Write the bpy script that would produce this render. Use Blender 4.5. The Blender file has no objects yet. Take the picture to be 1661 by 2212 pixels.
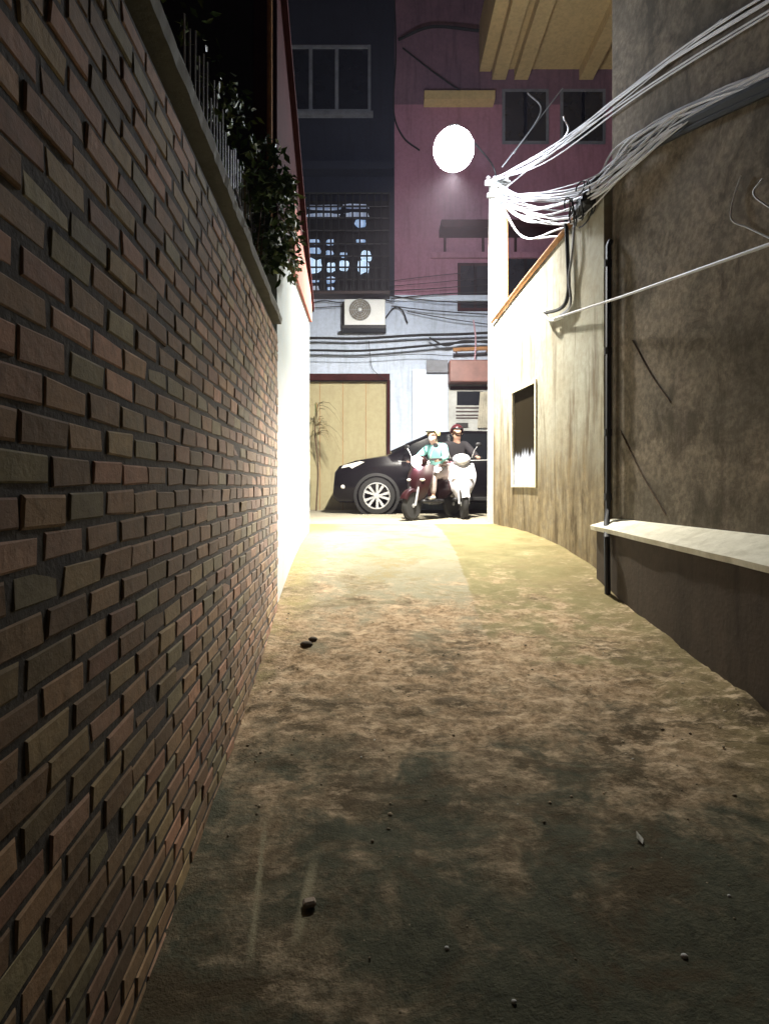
import bpy, math, random
from math import radians as R, sin, cos, pi
from mathutils import Vector, Matrix, noise as mn
random.seed(7)
sc = bpy.context.scene
col = sc.collection

# ------------------------------------------------------------------ camera
HC = 1.45                                   # eye height above the near ground
F = 1250.0                                  # focal length in the 1661-px wide measuring frame
UC, VH = 830.5, 1048.0                      # vanishing point of the view axis
cam_d = bpy.data.cameras.new("camera"); cam = bpy.data.objects.new("camera", cam_d); col.objects.link(cam)
cam.location = (0, 0, HC); cam.rotation_euler = (R(90), 0, 0)
cam_d.sensor_fit = 'HORIZONTAL'; cam_d.sensor_width = 36; cam_d.lens = 36 * F / 1661
cam_d.shift_y = -(1106 - VH) / 2212 * (2212 / 1661)
cam_d.clip_start = .05; cam_d.clip_end = 500
sc.camera = cam
# ------------------------------------------------------------------ night sky
w = bpy.data.worlds.new("World"); sc.world = w; w.use_nodes = True
nt = w.node_tree; bg = nt.nodes["Background"]
sky = nt.nodes.new("ShaderNodeTexSky"); sky.sky_type = 'NISHITA'; sky.sun_disc = False
sky.sun_elevation = R(1.5); sky.sun_rotation = R(200)
nt.links.new(sky.outputs[0], bg.inputs[0]); bg.inputs[1].default_value = 0.01
sc.view_settings.view_transform = 'Standard'; sc.view_settings.look = 'None'
sc.view_settings.gamma = 1; sc.view_settings.exposure = 0; sc.view_settings.use_curve_mapping = False
sc.cycles.use_denoising = True
sc.cycles.max_bounces = 6; sc.cycles.diffuse_bounces = 3; sc.cycles.sample_clamp_indirect = 4
HAZE = .0013
LAMP_POWER = 5200

# ------------------------------------------------------------------ helpers
def at(u, v, Y):
    "measuring-frame pixel at depth Y -> world point"
    return Vector(((u - UC) * Y / F, Y, HC + (VH - v) * Y / F))

class MB:
    def __init__(s): s.v = []; s.f = []; s.c = []
    def add(s, vs, fs, c=None):
        o = len(s.v); s.v += [tuple(p) for p in vs]
        s.f += [tuple(i + o for i in f) for f in fs]
        if c is not None: s.c += [c] * len(vs)
        return s
    def box(s, c, d, rz=0, ry=0, rx=0, bev=0, col=None):
        x, y, z = [k / 2 for k in d]
        M = Matrix.Translation(c) @ Matrix.Rotation(rz, 4, 'Z') @ Matrix.Rotation(ry, 4, 'Y') @ Matrix.Rotation(rx, 4, 'X')
        if bev:
            b = bev; vs = []
            for sx in (-1, 1):
                for sy in (-1, 1):
                    for sz in (-1, 1):
                        vs += [(sx * (x - b), sy * (y - b), sz * z), (sx * (x - b), sy * y, sz * (z - b)), (sx * x, sy * (y - b), sz * (z - b))]
            import bmesh
            bm = bmesh.new()
            for p in vs: bm.verts.new(p)
            bmesh.ops.convex_hull(bm, input=bm.verts)
            bm.verts.index_update()
            s.add([M @ q.co for q in bm.verts], [[q.index for q in f.verts] for f in bm.faces], col); bm.free()
        else:
            vs = [(sx * x, sy * y, sz * z) for sx in (-1, 1) for sy in (-1, 1) for sz in (-1, 1)]
            s.add([M @ Vector(p) for p in vs], [(0, 1, 3, 2), (4, 6, 7, 5), (0, 4, 5, 1), (2, 3, 7, 6), (0, 2, 6, 4), (1, 5, 7, 3)], col)
        return s
    def bb(s, x0, x1, y0, y1, z0, z1, bev=0):
        return s.box(((x0 + x1) / 2, (y0 + y1) / 2, (z0 + z1) / 2), (abs(x1 - x0), abs(y1 - y0), abs(z1 - z0)), bev=bev)
    def hexa(s, a, b):
        "two quads (lists of 4 points) joined"
        return s.add(list(a) + list(b), [(3, 2, 1, 0), (4, 5, 6, 7), (0, 1, 5, 4), (1, 2, 6, 5), (2, 3, 7, 6), (3, 0, 4, 7)])
    def tube(s, pts, r, n=8, caps=True, col=None):
        pts = [Vector(p) for p in pts]; rs = r if isinstance(r, (list, tuple)) else [r] * len(pts)
        vs = []; up = None
        for i, p in enumerate(pts):
            t = (pts[min(i + 1, len(pts) - 1)] - pts[max(i - 1, 0)]).normalized()
            if up is None: up = Vector((0, 0, 1)) if abs(t.z) < .9 else Vector((1, 0, 0))
            a = t.cross(up).normalized(); up = a.cross(t).normalized()
            for k in range(n):
                th = 2 * pi * k / n
                vs.append(p + (a * cos(th) + up * sin(th)) * rs[i])
        fs = [(i * n + k, i * n + (k + 1) % n, (i + 1) * n + (k + 1) % n, (i + 1) * n + k) for i in range(len(pts) - 1) for k in range(n)]
        if caps: fs += [tuple(range(n))[::-1], tuple(range((len(pts) - 1) * n, len(pts) * n))]
        return s.add(vs, fs, col)
    def lathe(s, prof, M=Matrix.Identity(4), n=24):
        "prof: (r, h) pairs turned round local Z"
        vs = [M @ Vector((r * cos(2 * pi * k / n), r * sin(2 * pi * k / n), h)) for r, h in prof for k in range(n)]
        fs = [(i * n + k, i * n + (k + 1) % n, (i + 1) * n + (k + 1) % n, (i + 1) * n + k) for i in range(len(prof) - 1) for k in range(n)]
        if prof[0][0] > 1e-6: fs.append(tuple(range(n))[::-1])
        if prof[-1][0] > 1e-6: fs.append(tuple(range((len(prof) - 1) * n, len(prof) * n)))
        return s.add(vs, fs)
    def prism(s, outline, f0, f1):
        "outline 2-D points; f0, f1 map a 2-D point to 3-D on both sides"
        n = len(outline)
        return s.add([f0(p) for p in outline] + [f1(p) for p in outline],
                     [tuple(range(n))[::-1], tuple(range(n, 2 * n))] + [(i, (i + 1) % n, n + (i + 1) % n, n + i) for i in range(n)])
    def ball(s, c, r, n=12, m=8, sc3=(1, 1, 1), col=None):
        vs = [Vector(c) + Vector((r * sc3[0] * sin(pi * j / m) * cos(2 * pi * k / n), r * sc3[1] * sin(pi * j / m) * sin(2 * pi * k / n), r * sc3[2] * cos(pi * j / m))) for j in range(m + 1) for k in range(n)]
        return s.add(vs, [(j * n + k, (j + 1) * n + k, (j + 1) * n + (k + 1) % n, j * n + (k + 1) % n) for j in range(m) for k in range(n)], col)
    def build(s, name, mat, parent=None, smooth=False, angle=40, local=False):
        me = bpy.data.meshes.new(name); me.from_pydata(s.v, [], s.f); me.validate(); me.update()
        if s.c and len(s.c) == len(me.vertices):
            a = me.color_attributes.new("tint", 'FLOAT_COLOR', 'POINT')
            a.data.foreach_set("color", [x for c in s.c for x in (c[0], c[1], c[2], 1)])
        if smooth:
            me.polygons.foreach_set("use_smooth", [True] * len(me.polygons)); me.set_sharp_from_angle(angle=R(angle))
        me.materials.append(mat)
        o = bpy.data.objects.new(name, me); col.objects.link(o)
        if parent is not None:
            o.parent = parent
            top = parent
            while top.parent: top = top.parent
            if not local: o.matrix_parent_inverse = Matrix.Translation(-Vector(top.location)) if parent is top else Matrix.Identity(4)
        return o

def tag(o, label=None, cat=None, group=None, kind=None):
    for k, x in (("label", label), ("category", cat), ("group", group), ("kind", kind)):
        if x: o[k] = x
    return o
def thing(name, label, cat, loc, group=None, rz=0, scale=1):
    o = bpy.data.objects.new(name, None); col.objects.link(o); o.empty_display_size = .1
    o.location = loc; o.rotation_euler = (0, 0, rz); o.scale = (scale,) * 3
    return tag(o, label, cat, group)

# ------------------------------------------------------------------ materials
class NM:
    "small node helper"
    def __init__(s, name):
        s.m = bpy.data.materials.new(name); s.m.use_nodes = True; s.t = s.m.node_tree; s.n = s.t.nodes
        s.b = s.n["Principled BSDF"]; s.geo = None
    def new(s, t, **k):
        x = s.n.new(t)
        for a, b in k.items(): setattr(x, a, b)
        return x
    def ln(s, a, b): s.t.links.new(a, b)
    def pos(s, scale=(1, 1, 1)):
        if s.geo is None: s.geo = s.new("ShaderNodeTexCoord")
        mp = s.new("ShaderNodeMapping"); mp.inputs["Scale"].default_value = scale
        s.ln(s.geo.outputs["Object"], mp.inputs[0]); return mp.outputs[0]
    def xyz(s):
        x = s.new("ShaderNodeSeparateXYZ"); s.ln(s.pos(), x.inputs[0]); return x.outputs
    def noise(s, scale, detail=4, rough=.6, stretch=(1, 1, 1), dist=0):
        x = s.new("ShaderNodeTexNoise"); x.inputs["Scale"].default_value = scale; x.inputs["Detail"].default_value = detail
        x.inputs["Roughness"].default_value = rough; x.inputs["Distortion"].default_value = dist
        s.ln(s.pos(stretch), x.inputs["Vector"]); return x.outputs["Fac"]
    def ramp(s, fac, stops):
        x = s.new("ShaderNodeValToRGB"); e = x.color_ramp.elements
        while len(e) < len(stops): e.new(.5)
        for q, (p, c) in zip(e, stops):
            q.position = p; q.color = (c[0], c[1], c[2], 1) if isinstance(c, (tuple, list)) else (c, c, c, 1)
        s.ln(fac, x.inputs[0]); return x.outputs[0]
    def mix(s, fac, a, b, mode='MIX'):
        x = s.new("ShaderNodeMix", data_type='RGBA', blend_type=mode)
        for sock, val in ((x.inputs[0], fac), (x.inputs[6], a), (x.inputs[7], b)):
            if isinstance(val, (int, float)): sock.default_value = val
            elif isinstance(val, (tuple, list)): sock.default_value = (*val[:3], 1)
            else: s.ln(val, sock)
        return x.outputs[2]
    def math(s, op, a, b=None):
        x = s.new("ShaderNodeMath", operation=op)
        for i, val in enumerate((a, b)):
            if val is None: continue
            if isinstance(val, (int, float)): x.inputs[i].default_value = val
            else: s.ln(val, x.inputs[i])
        return x.outputs[0]
    def step(s, val, a, b):
        x = s.new("ShaderNodeMapRange", interpolation_type='SMOOTHSTEP')
        x.inputs[1].default_value = a; x.inputs[2].default_value = b; s.ln(val, x.inputs[0]); return x.outputs[0]
    def bump(s, h, strength=.4, dist=.01):
        x = s.new("ShaderNodeBump"); x.inputs["Strength"].default_value = strength; x.inputs["Distance"].default_value = dist
        s.ln(h, x.inputs["Height"]); s.ln(x.outputs[0], s.b.inputs["Normal"])
    def done(s, color=None, rough=.7, metal=0, spec=.5, emit=None, es=0):
        if color is not None:
            if isinstance(color, (tuple, list)): s.b.inputs["Base Color"].default_value = (*color, 1)
            else: s.ln(color, s.b.inputs["Base Color"])
        if isinstance(rough, (int, float)): s.b.inputs["Roughness"].default_value = rough
        else: s.ln(rough, s.b.inputs["Roughness"])
        s.b.inputs["Metallic"].default_value = metal; s.b.inputs["Specular IOR Level"].default_value = spec
        if emit is not None:
            if isinstance(emit, (tuple, list)): s.b.inputs["Emission Color"].default_value = (*emit, 1)
            else: s.ln(emit, s.b.inputs["Emission Color"])
            s.b.inputs["Emission Strength"].default_value = es
        return s.m

def plain(name, c, rough=.6, metal=0, var=.25, scale=6, bump=.15, spec=.5):
    m = NM(name); f = m.noise(scale, 5)
    a = [x * (1 - var) for x in c]; b = [min(1, x * (1 + var)) for x in c]
    m.bump(m.noise(scale * 6, 3), bump, .004)
    return m.done(m.ramp(f, [(.3, a), (.7, b)]), rough, metal, spec)
def glow(name, c, s):
    m = NM(name); return m.done((.8, .8, .8), .5, emit=c, es=s)
def tinted(name, rough=.8, scale=30, bump=.5, grime=(.09, .07, .04)):
    m = NM(name); a = m.new("ShaderNodeAttribute", attribute_name="tint")
    f = m.noise(scale, 5, .7)
    c = m.mix(m.ramp(f, [(.35, 0), (.75, .55)]), a.outputs["Color"], grime)
    m.bump(f, bump, .006)
    return m.done(c, rough, spec=.3)
def plaster(name, base, stain, dark, streak=.5, rough=.85, base_stain=None, zbase=.0):
    m = NM(name)
    f = m.noise(1.6, 6, .62); g = m.noise(2.2, 5, .65, (3.2, 3.2, .35), .3); h = m.noise(14, 5, .6)
    c = m.mix(m.ramp(f, [(.35, 0), (.7, .8)]), base, stain)
    c = m.mix(m.math('MULTIPLY', m.ramp(g, [(.5, 0), (.72, 1)]), streak), c, dark)
    c = m.mix(m.ramp(h, [(.4, 0), (.8, .35)]), c, dark)
    if base_stain:
        z = m.math('ADD', m.xyz()[2], m.math('MULTIPLY', g, -.9))
        k1 = m.noise(3.2, 6, .7, (2.6, 2.6, .5), .5); k2 = m.noise(9, 6, .7)
        bs = m.mix(m.ramp(k1, [(.36, 0), (.64, 1)]), [q * .45 for q in base_stain], [min(1, q * 1.7) for q in base_stain])
        bs = m.mix(m.ramp(k2, [(.40, .7), (.58, 0)]), bs, dark)
        c = m.mix(m.math('MULTIPLY', m.step(z, zbase + .6, zbase - .5), m.ramp(k1, [(.30, 1), (.72, .45)])), c, bs)
    m.bump(m.noise(40, 4), .35, .006)
    return m.done(c, rough, spec=.25)

M = {}
M['mortar'] = plain('mortar', (.030, .022, .013), .95, 0, .6, 9, .8)
M['brick'] = tinted('brick', .85, 26, .6)
M['coping'] = plaster('old_coping', (.15, .145, .12), (.09, .09, .07), (.06, .06, .045), .7)
M['white_wall'] = plaster('white_plaster', (.40, .46, .50), (.30, .34, .35), (.42, .38, .28), .2, base_stain=(.40, .33, .18), zbase=-.25)
M['pink_gable'] = plaster('red_paint', (.42, .16, .13), (.34, .13, .10), (.15, .07, .06), .3)
M['facade_white'] = plaster('facade_white', (.53, .60, .74), (.43, .49, .60), (.24, .28, .34), .55)
M['facade_bright'] = plaster('pilaster_white', (.66, .74, .88), (.60, .68, .80), (.44, .48, .55), .25)
M['navy'] = plaster('slate_and_shade', (.022, .026, .042), (.016, .019, .03), (.010, .011, .018), .4)
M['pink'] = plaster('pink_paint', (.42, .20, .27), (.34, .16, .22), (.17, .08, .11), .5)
M['dull_mauve'] = plaster('dull_mauve', (.24, .135, .18), (.17, .10, .135), (.07, .045, .06), .6)
M['stained'] = plaster('stained_plaster', (.40, .40, .33), (.29, .26, .18), (.10, .065, .03), 1.0, base_stain=(.20, .14, .06), zbase=1.35)
def tall_mat():
    m = NM('bare_plaster'); f = m.noise(.9, 8, .68, dist=.8); g = m.noise(2.6, 8, .72, (1, 1, .8), .5); h = m.noise(20, 6, .7); k = m.noise(2.4, 5, .6, (3, 3, .3))
    c = m.mix(m.ramp(f, [(.40, 0), (.58, 1)]), (.26, .215, .16), (.14, .12, .09))
    c = m.mix(m.ramp(g, [(.50, 0), (.62, .8)]), c, (.060, .050, .034))
    c = m.mix(m.ramp(k, [(.56, 0), (.72, .5)]), c, (.25, .20, .16))
    c = m.mix(m.ramp(h, [(.42, .5), (.6, 0)]), c, (.06, .05, .036))
    m.bump(m.mix(.5, h, g), .45, .015)
    return m.done(c, .92, spec=.15)
M['tall'] = tall_mat()
M['lowwall'] = plaster('low_wall_plaster', (.085, .066, .048), (.058, .045, .032), (.03, .024, .017), .6)
M['ledge'] = plaster('cement_ledge', (.76, .73, .60), (.66, .63, .49), (.30, .27, .17), .4)
M['beige_door'] = plaster('beige_door', (.40, .355, .21), (.36, .315, .18), (.24, .19, .10), .35, rough=.6)
M['black'] = plain('black_plastic', (.006, .006, .007), .6, bump=.05)
M['cable_dark'] = plain('cable_rubber', (.007, .008, .009), .8, bump=.05)
M['cable_pale'] = plain('cable_pale', (.55, .56, .60), .5, bump=.05, var=.15)
M['dark_metal'] = plain('dark_metal', (.045, .03, .028), .55, .3)
M['rust'] = plain('rust', (.34, .17, .07), .75, .1, .35, 14)
M['grey_metal'] = plain('grey_metal', (.30, .31, .33), .45, .5)
M['white_metal'] = plain('white_metal', (.72, .73, .72), .4, 0, .06)
M['ac_grille'] = plain('grille', (.16, .14, .10), .6, .1)
M['concrete_pole'] = plaster('pole_concrete', (.62, .61, .58), (.52, .51, .47), (.36, .33, .26), .3)
M['glass'] = plain('window_glass', (.012, .014, .02), .12, 0, .2, 3, 0)
M['dark_glass'] = plain('car_glass', (.006, .007, .009), .06, 0, .1, 3, 0)
M['frame_grey'] = plain('frame_grey', (.16, .17, .20), .6)
M['frame_cream'] = plain('frame_cream', (.72, .66, .50), .6)
M['maroon'] = plain('maroon', (.040, .012, .012), .9, spec=.05)
M['sign_brown'] = plain('sign_brown', (.22, .10, .085), .5, scale=3)
M['shop_grey'] = plain('shop_grey', (.36, .37, .36), .5, scale=3)
M['cloth'] = plain('curtain', (.45, .42, .34), .9, scale=5)
M['balcony'] = plaster('balcony_paint', (.62, .46, .22), (.52, .39, .19), (.22, .16, .08), .3)
M['leaf'] = tinted('leaf', .55, 12, .1, (.02, .03, .01))
M['wood'] = plain('bark', (.10, .065, .035), .9, 0, .4, 20, .5)
M['paint_black'] = plain('car_paint', (.004, .0035, .005), .2, 0, .1, 2, 0, .25)
M['tyre'] = plain('tyre', (.014, .014, .014), .85)
M['alloy'] = plain('alloy', (.62, .63, .65), .3, .6, .05)
M['lens'] = plain('lamp_lens', (.75, .72, .66), .12, 0, .1, 4, 0)
M['red_lens'] = plain('red_lens', (.4, .02, .02), .2)
M['skin'] = plain('skin', (.42, .25, .18), .6, 0, .08)
M['hair'] = plain('hair', (.015, .012, .01), .6)
M['teal_cloth'] = plain('teal_cloth', (.22, .50, .48), .85, 0, .15, 8, .3)
M['black_cloth'] = plain('black_cloth', (.012, .010, .013), .9, 0, .3, 8, .3)
M['grey_cloth'] = plain('pale_trousers', (.50, .42, .42), .9, 0, .12, 8, .3)
M['pink_cloth'] = plain('pink_sleeve', (.52, .32, .38), .9, 0, .12, 8, .3)
M['helmet_cream'] = plain('helmet_cream', (.62, .55, .26), .3, 0, .08)
M['helmet_maroon'] = plain('helmet_maroon', (.055, .010, .014), .3, 0, .1)
M['mask'] = plain('mask', (.72, .70, .72), .9, 0, .05)
M['scooter_red'] = plain('scooter_red', (.020, .005, .006), .3, 0, .1, 3, 0, .35)
M['scooter_white'] = plain('scooter_white', (.68, .66, .72), .3, 0, .06, 3, 0)
M['shoe'] = plain('shoe', (.55, .53, .52), .7)
M['stone'] = tinted('stone', .9, 30, .4)
M['lamp_glass'] = glow('lamp_globe', (.86, .92, 1.0), 200)
M['headlight_on'] = glow('headlight_on', (.88, .93, 1.0), 260)

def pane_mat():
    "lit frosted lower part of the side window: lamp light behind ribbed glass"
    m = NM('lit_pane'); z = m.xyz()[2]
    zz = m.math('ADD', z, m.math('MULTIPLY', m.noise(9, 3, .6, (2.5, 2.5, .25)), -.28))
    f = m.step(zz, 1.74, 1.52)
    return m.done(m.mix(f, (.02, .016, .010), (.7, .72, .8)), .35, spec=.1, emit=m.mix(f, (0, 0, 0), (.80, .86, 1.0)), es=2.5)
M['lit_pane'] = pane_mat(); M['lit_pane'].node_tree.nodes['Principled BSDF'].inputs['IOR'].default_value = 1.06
M['lit_bright'] = glow('lit_bright', (.50, .74, 1.0), .9)
M['lit_mid'] = glow('lit_mid', (.16, .30, .55), .9)
M['lit_dim'] = glow('lit_dim', (.05, .09, .18), 1.0)

def path_mat():
    m = NM('alley_concrete')
    x, y, z = m.xyz()
    big = m.noise(.9, 5, .6, dist=.4); mid = m.noise(3.6, 6, .68, (1, 1.2, 1), .5); fine = m.noise(24, 6, .72); grit = m.noise(70, 4, .75)
    pale = m.mix(m.ramp(mid, [(.3, 0), (.75, 1)]), (.29, .27, .19), (.205, .19, .12))
    moss = m.mix(m.ramp(mid, [(.3, 0), (.7, 1)]), (.24, .215, .10), (.15, .13, .055))
    dirt = m.mix(m.ramp(fine, [(.36, 0), (.62, 1)]), (.15, .095, .045), (.42, .30, .18))
    dirt = m.mix(m.ramp(mid, [(.52, 0), (.68, .8)]), dirt, (.060, .042, .020))
    near_shade = m.mix(m.ramp(fine, [(.35, 0), (.7, 1)]), (.040, .042, .024), (.085, .084, .050))  # mossy near ground, with the foreground shade put into its dark colour
    seam = m.step(m.math('ADD', x, m.math('MULTIPLY', mid, .10)), .735, .765)
    c = m.mix(seam, pale, moss)
    left_moss = m.step(m.math('ADD', x, m.math('MULTIPLY', big, -.55)), -.75, -1.0)
    c = m.mix(m.math('MULTIPLY', left_moss, .8), c, (.30, .24, .09))
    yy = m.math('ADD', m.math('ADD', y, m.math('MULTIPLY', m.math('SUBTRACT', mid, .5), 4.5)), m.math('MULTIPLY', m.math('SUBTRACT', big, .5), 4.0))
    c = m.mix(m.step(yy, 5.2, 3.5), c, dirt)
    c = m.mix(m.step(yy, 3.3, 1.5), c, near_shade)
    edge = m.step(m.math('ADD', x, m.math('MULTIPLY', mid, .7)), 1.55, 2.2)
    c = m.mix(m.math('MULTIPLY', edge, .75), c, (.15, .12, .05))
    mot = m.noise(2.4, 9, .78, (.75, 1.25, 1), .6); mot2 = m.noise(11, 7, .75, (.7, 1.3, 1))
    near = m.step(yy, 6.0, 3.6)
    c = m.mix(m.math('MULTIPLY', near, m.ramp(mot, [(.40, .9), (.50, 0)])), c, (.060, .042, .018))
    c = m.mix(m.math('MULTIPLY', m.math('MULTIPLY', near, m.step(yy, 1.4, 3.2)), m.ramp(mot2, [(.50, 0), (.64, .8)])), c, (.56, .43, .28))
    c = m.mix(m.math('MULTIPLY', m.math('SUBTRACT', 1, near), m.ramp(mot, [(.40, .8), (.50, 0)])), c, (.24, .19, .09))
    for (x0, y0), (x1, y1), wd in (((-.44, 2.12), (-.37, 1.60), .010), ((-.24, 1.95), (-.25, 1.66), .016)):
        L = math.hypot(x1 - x0, y1 - y0)
        dd = m.math('ABSOLUTE', m.math('ADD', m.math('MULTIPLY', m.math('SUBTRACT', x, x0), (y1 - y0) / L), m.math('MULTIPLY', m.math('SUBTRACT', y, y0), -(x1 - x0) / L)))
        ln_ = m.math('MULTIPLY', m.step(m.math('ADD', dd, m.math('MULTIPLY', m.math('SUBTRACT', fine, .5), .035)), wd * 1.5, wd * .3), m.math('MULTIPLY', m.step(y, y1 - .05, y1 + .05), m.step(y, y0 + .08, y0 - .08)))
        c = m.mix(m.math('MULTIPLY', ln_, .75), c, (.27, .24, .15))
    m.bump(m.mix(.5, m.mix(.5, fine, mot2), grit), .8, .022)
    return m.done(c, .88, spec=.25)
M['path'] = path_mat()
M['strip'] = plain('mortar_strip', (.25, .22, .14), .9, 0, .5, 18, .6)
M['soil'] = plain('soil', (.09, .075, .045), .95)
def road_mat():
    m = NM('street_concrete'); f = m.noise(5, 6, .7); g = m.noise(60, 3)
    m.bump(g, .4, .006)
    return m.done(m.ramp(f, [(.3, (.26, .235, .175)), (.7, (.36, .33, .25))]), .9, spec=.25)
M['road'] = road_mat()

# ------------------------------------------------------------------ ground
GP = [(-8, 1.45), (0, 1.43), (1.8, 1.29), (2.4, 1.24), (3.0, 1.17), (3.7, 1.05), (4.4, .95), (5.0, .80), (5.7, .66), (6.4, .58), (7.2, .55), (9, .55), (100, .55)]
def gh(y):
    for (a, ha), (b, hb) in zip(GP, GP[1:]):
        if y <= b:
            t = max(0, (y - a) / (b - a)); return ha + (hb - ha) * t
    return .55
def gz(y):                                   # smoothed ground height in world z
    return HC - sum(gh(y + d) for d in (-.4, -.2, 0, .2, .4)) / 5
STREET = gz(20)

g = MB(); xs = [-45, -3, 0, 4, 45]; ys = [-45, -6] + [-2 + .25 * i for i in range(44)] + [20, 45]
for y in ys:
    for x in xs: g.v.append((x, y, gz(y) - .05))
n = len(xs)
g.f = [(j * n + i, j * n + i + 1, (j + 1) * n + i + 1, (j + 1) * n + i) for j in range(len(ys) - 1) for i in range(n - 1)]
tag(g.build('ground', M['soil']), kind='structure')

def path_z(x, y):
    a = .004 + .020 * max(0, 1 - abs(y - 3.2) / 1.5) + (.004 if y < 2.2 else 0)
    k = .55 if (x > .72 and y > 4) else (0 if y > 4.3 else .3)
    d = mn.noise((x * 3, y * 3, 0)) * .8 + mn.noise((x * 9, y * 9, 3)) * .6 + mn.noise((x * 26, y * 26, 7)) * .45
    e = max(0, x - 1.35) * .05 * (1 if y < 6 else .4)                      # grit banked against the right wall
    return gz(y) + d * (a + k * .006) + e * (.6 + .5 * mn.noise((x * 5, y * 5, 1)))
g = MB(); NX, NY = 132, 292
for j in range(NY):
    y = -1 + j * (8.15 + 1) / (NY - 1)
    for i in range(NX):
        x = -1.2 + i * 3.75 / (NX - 1)
        g.v.append((x, y, path_z(x, y)))
g.f = [(j * NX + i, j * NX + i + 1, (j + 1) * NX + i + 1, (j + 1) * NX + i) for j in range(NY - 1) for i in range(NX - 1)]
tag(g.build('alley_path', M['path'], smooth=True, angle=180), kind='structure')
tag(MB().bb(-40, 40, 8.15, 12.78, STREET - .2, STREET + .004).build('road', M['road']), kind='structure')

# gravel: too many to count
g = MB()
for i in range(260):
    y = random.choice([random.uniform(1.1, 4.4), random.gauss(3.0, .7)]); x = random.uniform(-.8, 2.0)
    if y < .9 or y > 5: continue
    r = random.choice([.003, .003, .004, .004, .005, .006, .008]) * (1.0 if y > 2 else .6)
    t = random.uniform(.16, .40); c = (t, t * .82, t * .55) if random.random() < .9 else (.6, .58, .52)
    o = len(g.v); g.ball((x, y, path_z(x, y) + r * .15), r, 6, 4, (random.uniform(.8, 1.5), random.uniform(.8, 1.3), random.uniform(.5, .9)), c)
tag(g.build('gravel', M['stone'], smooth=True, angle=60), kind='stuff')

# ------------------------------------------------------------------ left: brick wall
def BX(y): return -.522 - .066 * y            # plane of the brick wall
TH = math.atan(.066)                          # its turn in plan
def bw(s, n, z):                              # along, outwards (to the alley), up
    return Vector((BX(s) + n, s, z))
root = thing('brick_wall', 'long weathered brick wall with pale mortared coping lining the alley', 'wall', (BX(2), 2, gz(2)))
COURSE = .0675; ztop = HC + 1.14
g = MB(); m2 = MB()
row = 0; z = ztop
pal = [(.45, .27, .14), (.38, .24, .125), (.47, .25, .15), (.35, .21, .115), (.41, .29, .14), (.50, .29, .18), (.32, .20, .11), (.33, .27, .14)]
while z > -.15:
    L0 = .168
    s = -.5 + (L0 / 2 if row % 2 else 0) + random.uniform(-.012, .012)
    while s < 4.40:
        L = L0 - .013 + random.uniform(-.007, .005)
        e = min(s + L, 4.415)
        zc = z - COURSE / 2 + random.uniform(-.0025, .0025); hh = (COURSE - .0145) / 2 + random.uniform(-.0015, .002)
        c = random.choice(pal); k = random.uniform(.5, 1.1) * (.85 + .5 * mn.noise((s * 1.3, zc * 1.3, 0))); c = tuple(min(.7, q * k) for q in c)
        p = max(-.0002, random.gauss(.0008, .0014)); t1 = random.gauss(0, .0012); t2 = random.gauss(0, .0012); b = .0035
        ch = random.uniform(.003, .006)
        outer = [bw(s, -.04, zc - hh), bw(e, -.04, zc - hh), bw(e, -.04, zc + hh), bw(s, -.04, zc + hh)]
        rim = [bw(s, p - b, zc - hh), bw(e, p + t1 - b, zc - hh), bw(e, p + t1 + t2 - b, zc + hh), bw(s, p + t2 - b, zc + hh)]
        fr = [bw(s + ch, p, zc - hh + ch), bw(e - ch, p + t1, zc - hh + ch), bw(e - ch, p + t1 + t2, zc + hh - ch), bw(s + ch, p + t2, zc + hh - ch)]
        J = [(random.gauss(0, .0028), random.gauss(0, .0022)) for _ in range(4)]
        for ring_ in (outer, rim, fr):
            for q_, (js, jz) in zip(ring_, J): q_.y += js; q_.z += jz
        if e - s > .03:
            q = lambda a: [(a, a + 1, a + 5, a + 4), (a + 1, a + 2, a + 6, a + 5), (a + 2, a + 3, a + 7, a + 6), (a + 3, a, a + 4, a + 7)]
            g.add(outer + rim + fr, q(0) + q(4) + [(8, 9, 10, 11)], c)
        s += L0 + random.uniform(-.004, .004)
    z -= COURSE; row += 1
g.build('brickwork', M['brick'], root)
m2.hexa([bw(-.52, -.0025, -.2), bw(4.408, -.0025, -.2), bw(4.408, -.24, -.2), bw(-.52, -.24, -.2)],
        [bw(-.52, -.0025, ztop + .004), bw(4.408, -.0025, ztop + .004), bw(4.408, -.24, ztop + .004), bw(-.52, -.24, ztop + .004)])
m2.build('mortar_core', M['mortar'], root)
g = MB(); NS = 120                                   # coping with a worn edge: recessed neck course, then the slab
z1 = ztop + .085; z2 = ztop + .17
ring = lambda s, j: [bw(s, -.05, ztop + .004), bw(s, -.05 + j * .3, z1), bw(s, .028 + j, z1), bw(s, .036 + j, z1 + .04), bw(s, .018 + j, z2), bw(s, -.25, z2 + .03), bw(s, -.25, ztop + .004)]
for i in range(NS + 1):
    s = -.52 + i * (4.40 + .52) / NS
    g.v += [tuple(p) for p in ring(s, .010 * mn.noise((s * 4, 0, 0)) + .006 * mn.noise((s * 19, 2, 0)))]
g.f = [(i * 7 + k, (i + 1) * 7 + k, (i + 1) * 7 + (k + 1) % 7, i * 7 + (k + 1) % 7) for i in range(NS) for k in range(7)]
g.f += [tuple(range(7)), tuple(range(NS * 7, NS * 7 + 7))[::-1]]
g.build('coping', M['coping'], root)

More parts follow.
